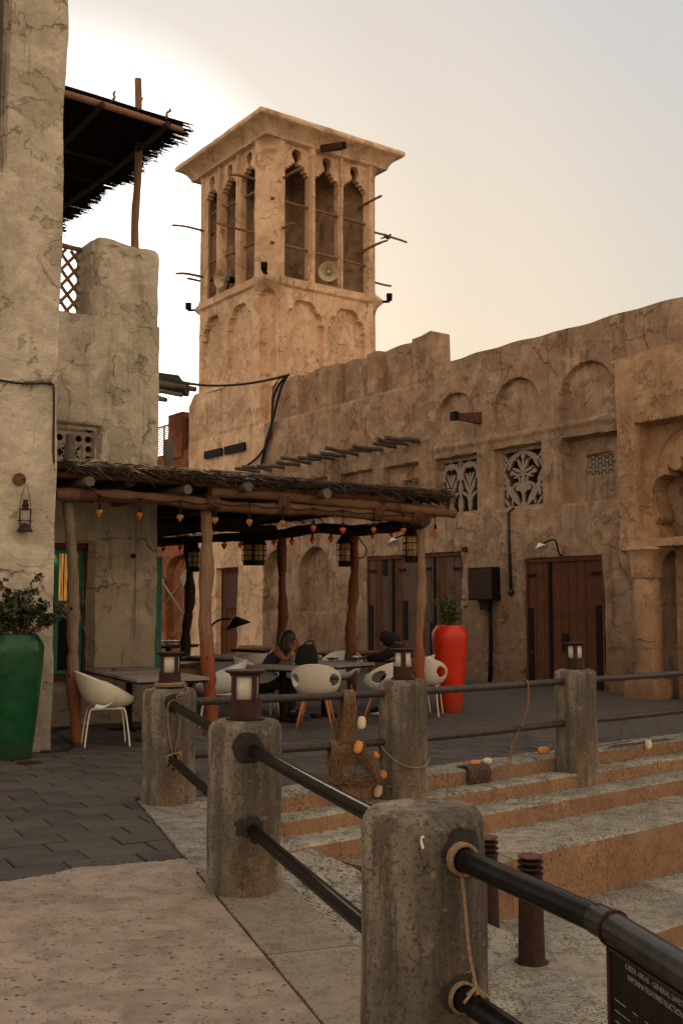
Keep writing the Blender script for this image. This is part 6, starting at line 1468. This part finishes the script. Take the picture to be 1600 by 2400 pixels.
p = on(686, 1556); e = table_item('drinking_glass', p, 'tall clear glass with a green drink between woman and bag', 'glass')
lathe_part('glass', [(.0, 0), (.03, .0), (.040, .15), (.038, .15), (.028, .01)], p, M['clear'], e, 16); M['lime'] = plain('lime_drink', (.25, .35, .05), .3); lathe_part('drink', [(.0, .012), (.027, .012), (.030, .05), (.0, .05)], p, M['lime'], e, 12); lathe_part('ice', [(.0, .11), (.02, .12), (.03, .145), (.012, .16), (.0, .16)], p, M['diff'], e, 7)
p = on(750, 1543); e = table_item('tissue', p, 'crumpled pale tissue on the table right of the bag', 'tissue'); q = MB()
for k in range(5): q.ball(p+Vector((ru(-.04, .04), ru(-.02, .02), .02+ru(0, .02))), ru(.015, .025), 7, 5)
q.obj('paper', M['floatw'], e)
p = on(779, 1549); e = table_item('ashtray', p, 'round ashtray on the table in front of the inner post', 'ashtray'); lathe_part('bowl', [(.0, .004), (.05, .0), (.075, .02), (.08, .035), (.07, .032), (.045, .012), (.0, .01)], p, M['horn'], e, 20)
q = MB(); q.tube([p+Vector((.078*math.cos(a), .078*math.sin(a), .035+.006*math.sin(5*a))) for a in [j*math.pi/10 for j in range(21)]], .009, 5, False); q.obj('rim', M['black'], e)
p = on(806, 1549); e = table_item('napkin', p, 'dark blue paper lying on the table beside the ashtray', 'napkin'); q = MB(); q.box(p+Vector((0, 0, .004)), (.22, .14, .006), Matrix.Rotation(.4, 3, 'Z')); q.obj('paper', M['blue'], e)
p = on(745, 1558); e = table_item('napkin', p, 'small blue paper lying on the table in front of the tissue', 'napkin'); q = MB(); q.box(p+Vector((0, 0, .004)), (.18, .14, .006), Matrix.Rotation(.7, 3, 'Z')); q.obj('paper', M['blue'], e)
p = on(833, 1550); e = table_item('cup', p, 'small blue and white cup near the right hand of the person in black', 'cup'); lathe_part('bowl', [(.0, 0), (.028, 0), (.03, .01), (.022, .02), (.038, .055), (.045, .06)], p, M['blue'], e, 16); lathe_part('rim', [(.030, .055), (.048, .062), (.050, .075), (.035, .08), (.0, .08)], p, M['white'], e, 16)
for (u_, lab) in ((395, 'left white bowl on the far brown table by the teal door'), (428, 'right white bowl on the far brown table by the teal door')):
    p = atY(u_, 1499, 22.0); p.z = .80; e = table_item('bowl', p, lab, 'bowl'); lathe_part('dish', [(.0, 0), (.06, 0), (.09, .05), (.15, .075), (.14, .08), (.08, .05)], p, M['white'], e, 18)
p = atY(268, 1556, 13.5); p.z = TZ; e = table_item('block', p, 'tiny dark red box on the far edge of the near grey table', 'box'); q = MB(); q.box(p+Vector((0, 0, .02)), (.06, .04, .035)); q.obj('box', M['rust2'], e)
# cable-reel tables
for (u_, v_, Y, lab, r_) in ((425, 1600, 17.6, 'tan cable-reel stool behind the first lantern', .30), (470, 1590, 19.5, 'darker cable-reel stool behind the knotty post', .27)):
    p = atY(u_, v_, Y); p.z = 0; e = empty('reel_table', p, lab, 'stool'); lathe_part('drum', [(.0, .05), (r_*.8, .05), (r_, .35), (r_*.8, .62), (.0, .62)], p, M['tan'], e, 20); lathe_part('top', [(.0, .62), (r_*1.25, .62), (r_*1.25, .66), (.0, .66)], p, M['rust2'], e, 24)
    for s_ in (-.5, .6): q = MB(); q.ball(p+Vector((math.sin(s_)*r_*.86, -math.cos(s_)*r_*.93, .36)), .09, 12, 6, (1, .25, 1.2)); q.obj('hole', M['black'], e, smooth=True)
# black arc lamp
p = atY(497, 1500, 19.0); p.z = 0; e = empty('arc_lamp', p, 'black arching floor lamp with a cone shade before the small door', 'lamp')
seg = [p, p+Vector((-.02, 0, .9)), atY(495, 1470, 19), atY(515, 1453, 19), atY(540, 1450, 19)]
q = MB(); q.tube(smooth3(seg, 6), .018, 8); q.lathe([(.0, 0), (.16, 0), (.15, .03), (.0, .03)], p, 16); q.obj('stand', M['black'], e, smooth=True)
c = atY(556, 1462, 19); q = MB(); V = []; mm = Matrix.Rotation(R(-18), 3, 'Y')
for r_, z in ((.02, .13), (.06, .11), (.24, -.04), (.235, -.05)): V += [c+mm @ Vector((r_*math.cos(2*math.pi*k/20), r_*math.sin(2*math.pi*k/20), z)) for k in range(20)]
q.add(V, [(i*20+k, i*20+(k+1) % 20, (i+1)*20+(k+1) % 20, (i+1)*20+k) for i in range(3) for k in range(20)]); q.obj('shade', M['black'], e, smooth=True)
# low masonry bench along the facade
e = empty('wall_bench', FA.p(-9, 0, .3), 'low plastered bench along the back wall under the two niches', 'bench'); wall('seat', FA, -12.6, -7.6, 0, .48, .08, None, M['mud_facade'], e, thick=.5, off=.5, rough=.02, seed=77)
q = MB(); P = [FA.p(-12.6, 0, .49), FA.p(-7.6, 0, .49), FA.p(-7.6, 0, .0), FA.p(-12.6, 0, .0)]; q.prism([(a.x, a.y) for a in P][::-1], .40, .474); q.obj('top', M['mud_facade'], e)

# ---------------------------------------------------------------- people
def skin(name, pts, edges, m, parent, sub=2):
    me = bpy.data.meshes.new(name); base = abs_loc(parent); names = list(pts)
    me.from_pydata([tuple(Vector(pts[k][:3])-base) for k in names], [(names.index(a), names.index(b_)) for a, b_ in edges], [])
    o = bpy.data.objects.new(name, me); COL.objects.link(o); md = o.modifiers.new('s', 'SKIN'); md.use_smooth_shade = True
    sv = me.skin_vertices[0].data
    for i, k in enumerate(names): r_ = pts[k][3]; r2 = pts[k][4] if len(pts[k]) > 4 else r_; sv[i].radius = (r_, r2); sv[i].use_root = (i == 0)
    md = o.modifiers.new('u', 'SUBSURF'); md.levels = md.render_levels = sub
    bpy.context.view_layer.update(); dg = bpy.context.evaluated_depsgraph_get(); m2 = bpy.data.meshes.new_from_object(o.evaluated_get(dg)); bpy.data.objects.remove(o)
    m2.materials.clear(); m2.materials.append(m); m2.name = name; o = bpy.data.objects.new(name, m2); COL.objects.link(o); o.parent = parent; m2.polygons.foreach_set('use_smooth', [True]*len(m2.polygons))
    return o
def person(c, face, joints, label, cloth_t, cloth_l, hair_long, sleeves, headfwd):
    """joints in local coordinates: x forward, y to the person's left, z up."""
    f = Vector((math.sin(R(face)), math.cos(R(face)), 0)); l = Vector((-f.y, f.x, 0))
    W_ = lambda p: Vector(c)+f*p[0]+l*p[1]+Vector((0, 0, p[2]))
    e = empty('person', Vector(c), label, 'person')
    J = {k: (*W_(v[:3]), *v[3:]) for k, v in joints.items()}
    E_ = [('pel', 'spine'), ('spine', 'chest'), ('chest', 'neck'), ('neck', 'head0'), ('head0', 'head1')]
    for s_ in 'lr':
        E_ += [('chest', 'sh'+s_), ('sh'+s_, 'el'+s_), ('el'+s_, 'wr'+s_), ('wr'+s_, 'pa'+s_), ('pel', 'hip'+s_), ('hip'+s_, 'kn'+s_), ('kn'+s_, 'an'+s_), ('an'+s_, 'to'+s_)]
        wr, pa_ = Vector(J['wr'+s_][:3]), Vector(J['pa'+s_][:3]); d = (pa_-wr).normalized(); sd_ = d.cross(Vector((0, 0, 1)))
        sd_ = sd_.normalized() if sd_.length > .1 else f; nn = sd_.cross(d)
        for k, (o_, ln) in enumerate(((-.030, .065), (-.010, .078), (.010, .082), (.030, .072))):
            b_ = pa_+sd_*o_+d*.02; m1 = b_+d*ln*.5-nn*.006; t1 = b_+d*ln-nn*.025
            J['f%s%da' % (s_, k)] = (*b_, .009); J['f%s%db' % (s_, k)] = (*m1, .0085); J['f%s%dc' % (s_, k)] = (*t1, .007)
            E_ += [('pa'+s_, 'f%s%da' % (s_, k)), ('f%s%da' % (s_, k), 'f%s%db' % (s_, k)), ('f%s%db' % (s_, k), 'f%s%dc' % (s_, k))]
        b_ = wr.lerp(pa_, .5)+sd_*-.035; J['t%sa' % s_] = (*b_, .011); J['t%sb' % s_] = (*(b_-sd_*.02+d*.045), .009); E_ += [('wr'+s_, 't%sa' % s_), ('t%sa' % s_, 't%sb' % s_)]
    skin('body', J, E_, M['skin'], e, 2)
    g = lambda ks, k_=1.0: {k: (*J[k][:3], *[r_*k_+.012 for r_ in J[k][3:]]) for k in ks}
    tk = ['pel', 'spine', 'chest', 'shl', 'shr']; te_ = [('pel', 'spine'), ('spine', 'chest'), ('chest', 'shl'), ('chest', 'shr')]
    if sleeves: tk += ['ell', 'elr', 'wrl', 'wrr']; te_ += [('shl', 'ell'), ('ell', 'wrl'), ('shr', 'elr'), ('elr', 'wrr')]
    skin('top', g(tk, 1.08), te_, cloth_t, e, 2)
    skin('trousers', g(['pel', 'hipl', 'hipr', 'knl', 'knr', 'anl', 'anr'], 1.08), [('pel', 'hipl'), ('pel', 'hipr'), ('hipl', 'knl'), ('knl', 'anl'), ('hipr', 'knr'), ('knr', 'anr')], cloth_l, e, 2)
    for s_ in 'lr': 
        a, b_ = Vector(J['an'+s_][:3]), Vector(J['to'+s_][:3]); q = MB(); q.tube([a-(b_-a)*.4+Vector((0, 0, -.03)), a+Vector((0, 0, -.02)), a.lerp(b_, .6), b_+(b_-a)*.3], [.045, .05, .045, .03], 12); q.obj('shoe', M['cloth'], e, smooth=True)
        q = MB(); q.tube([a-(b_-a)*.4+Vector((0, 0, -.058)), a.lerp(b_, .5)+Vector((0, 0, -.045)), b_+(b_-a)*.3+Vector((0, 0, -.025))], [.03, .035, .02], 8); q.obj('sole', M['white'] if s_ == 'l' else M['cloth'], e, smooth=True)
    # head details : nose, ears, eyes, hair
    h0, h1 = Vector(J['head0'][:3]), Vector(J['head1'][:3]); hc = h0.lerp(h1, .5); up = (h1-h0).normalized(); fw = (f+Vector((0, 0, headfwd))); fw = (fw-up*fw.dot(up)).normalized(); lf = up.cross(fw)
    q = MB(); q.add([hc+fw*.093+up*.02, hc+fw*.118-up*.018, hc+fw*.09-up*.025+lf*.016, hc+fw*.09-up*.025-lf*.016], [(0, 1, 2), (0, 3, 1), (1, 3, 2)]); q.obj('nose', M['skin'], e)
    for s_ in (-1, 1): q = MB(); q.ball(hc+lf*s_*.082-up*.005, .028, 8, 6, (.5, .5, 1)); q.obj('ear', M['skin'], e, smooth=True); q = MB(); q.ball(hc+fw*.088+lf*s_*.032+up*.012, .011, 8, 6); q.obj('eye', M['white'], e, smooth=True)
    q = MB(); q.ball(hc+fw*.088-up*.05, .02, 8, 5, (1.0, 1.0, .35)); q.obj('mouth', M['rust2'], e, smooth=True)
    rm = Matrix((fw, lf, up)).transposed(); q = MB(); P = []; seg = 20; rings = 12; V = []
    for i in range(rings+1):
        th = math.pi*(.02+.68*i/rings)
        for k in range(seg):
            ph = 2*math.pi*k/seg; fr_ = math.cos(ph); lim = 1-.42*max(0, fr_)**.6; t2 = th*lim
            V.append(hc+rm @ Vector((.112*math.sin(t2)*math.cos(ph)-.012, .100*math.sin(t2)*math.sin(ph), .130*math.cos(t2)+.012))+Vector((ru(-.003, .003),)*3))
    q.add(V, [(i*seg+k, (i+1)*seg+k, (i+1)*seg+(k+1) % seg, i*seg+(k+1) % seg) for i in range(rings) for k in range(seg)]+[tuple(range(seg))])
    if hair_long:
        for k in range(60):
            a = R(ru(75, 285)); st_ = hc+rm @ Vector((.095*math.cos(a), .095*math.sin(a), ru(-.04, .05))); dn = Vector((0, 0, -1)); q.tube(smooth3([st_, st_+dn*.09+rm @ Vector((.02*math.cos(a)-.02, .03*math.sin(a), 0)), st_+dn*ru(.16, .26)+rm @ Vector((-.05+ru(-.03, .03), .02*math.sin(a), 0))], 3), [.016*(1-.08*i) for i in range(7)], 5)
    q.obj('hair', M['hair'], e, smooth=True)
    return e
# woman leaning on the table, hand at her face; local frame: facing right in the picture
wc = Vector((-1.13, 15.30, 0))
person(wc, 78, {'pel': (0, 0, .52, .13, .12), 'spine': (.08, 0, .70, .115, .10), 'chest': (.20, 0, .88, .125, .095), 'neck': (.30, 0, .99, .05), 'head0': (.36, 0, 1.045, .075, .07), 'head1': (.40, 0, 1.155, .088, .08),
    'shl': (.22, .16, .92, .055), 'ell': (.46, .22, .80, .042), 'wrl': (.50, .08, .98, .030), 'pal': (.49, .05, 1.035, .030, .022), 'shr': (.22, -.16, .92, .055), 'elr': (.30, -.26, .815, .042), 'wrr': (.45, -.10, .995, .030), 'par': (.47, -.06, 1.05, .030, .022),
    'hipl': (.06, .10, .50, .10), 'knl': (.42, .12, .50, .075), 'anl': (.45, .12, .09, .05), 'tol': (.60, .12, .05, .035), 'hipr': (.06, -.10, .50, .10), 'knr': (.42, -.12, .50, .075), 'anr': (.40, -.12, .09, .05), 'tor': (.55, -.12, .05, .035)},
    'woman with long dark hair leaning on the table, one hand to her face', M['clothb'], M['clothb'], True, False, -.35)
mc = Vector((1.05, 15.92, 0))
person(mc, 282, {'pel': (0, 0, .52, .15, .13), 'spine': (.06, 0, .74, .15, .12), 'chest': (.18, 0, .95, .16, .12), 'neck': (.28, 0, 1.05, .06), 'head0': (.34, 0, 1.06, .075, .072), 'head1': (.42, 0, 1.13, .09, .085),
    'shl': (.20, .19, .97, .07), 'ell': (.45, .24, .83, .055), 'wrl': (.66, .10, .83, .036), 'pal': (.73, .06, .82, .034, .022), 'shr': (.20, -.19, .97, .07), 'elr': (.45, -.26, .83, .055), 'wrr': (.60, -.04, .835, .036), 'par': (.67, .0, .825, .034, .022),
    'hipl': (.06, .11, .50, .11), 'knl': (.40, .15, .52, .085), 'anl': (.42, .15, .09, .055), 'tol': (.56, .16, .05, .035), 'hipr': (.06, -.11, .50, .11), 'knr': (.40, -.15, .52, .085), 'anr': (.36, -.15, .09, .055), 'tor': (.50, -.16, .05, .035)},
    'person all in black bent low over the table with the cup', M['cloth'], M['cloth'], False, True, -1.2)
man = [o for o in bpy.data.objects if o.get('label') == 'person all in black bent low over the table with the cup'][0]
fm = Vector((math.sin(R(282)), math.cos(R(282)), 0))
hd = lambda x, z, r_: (*(mc+fm*x+Vector((0, 0, z))), r_)
skin('hood', {'a': hd(.20, 1.0, .13), 'b': hd(.30, 1.08, .12), 'c': hd(.38, 1.11, .125), 'd': hd(.43, 1.14, .11)}, [('a', 'b'), ('b', 'c'), ('c', 'd')], M['cloth'], man, 2)
for o in list(bpy.data.objects):
    if o.type == 'MESH' and not o.name: pass

# ---------------------------------------------------------------- grit, dust and small debris gathered along joints and in the step corners
random.seed(5)
def grit(name, pts, m, r0, r1):
    q = MB()
    for p in pts:
        r_ = ru(r0, r1); a = ru(0, 6.28); V = [p+Vector((math.cos(a+k*2.1)*r_*ru(.6, 1.4), math.sin(a+k*2.1)*r_*ru(.5, 1.1), 0)) for k in range(3)]+[p+Vector((0, 0, r_*ru(.4, .9)))]
        q.add(V, [(0, 1, 3), (1, 2, 3), (2, 0, 3)])
    return q.obj(name, m, kind='stuff')
P = []
for k in range(900): t = ru(0, 7.5); o = ru(.0, .014) if rnd() < .5 else random.gauss(.22, .22); P.append(Vector((*l1o(t, o), .006)))
for k in range(500): x = ru(-3.2, -.1); y = ru(3.0, 6.6); P.append(Vector((x, y, .0075))) if inpoly(x, y, padp) else None
for k in range(500): c = random.choice(padp[:70]); P.append(Vector((c[0]+random.gauss(0, .06), c[1]+random.gauss(.02, .06), .006)))
grit('dark_grit', P, M['bed'], .002, .006)
P = []
for n0, zt, zb in prof[:4]:
    for k in range(420): P.append(E1.p(ru(-2, 7), zb+.008, n0+abs(random.gauss(0, .035))+.02))
for k in range(500): P.append(E1.p(ru(-1.5, 6), .012, -ru(0, .34)))
grit('dark_grit', P, M['bed'], .003, .009)
q = MB()
for k in range(46):
    p = Vector((ru(-4, 4.5), ru(6.8, 15), .006)); a = ru(0, 6.28); l_ = ru(.012, .03); d = Vector((math.cos(a), math.sin(a), 0))*l_; s_ = Vector((-d.y, d.x, 0))*.3
    q.add([p-d, p+s_, p+d+Vector((0, 0, .006)), p-s_], [(0, 1, 2, 3)])
q.obj('litter_scraps', M['thatch_lt'], kind='stuff')
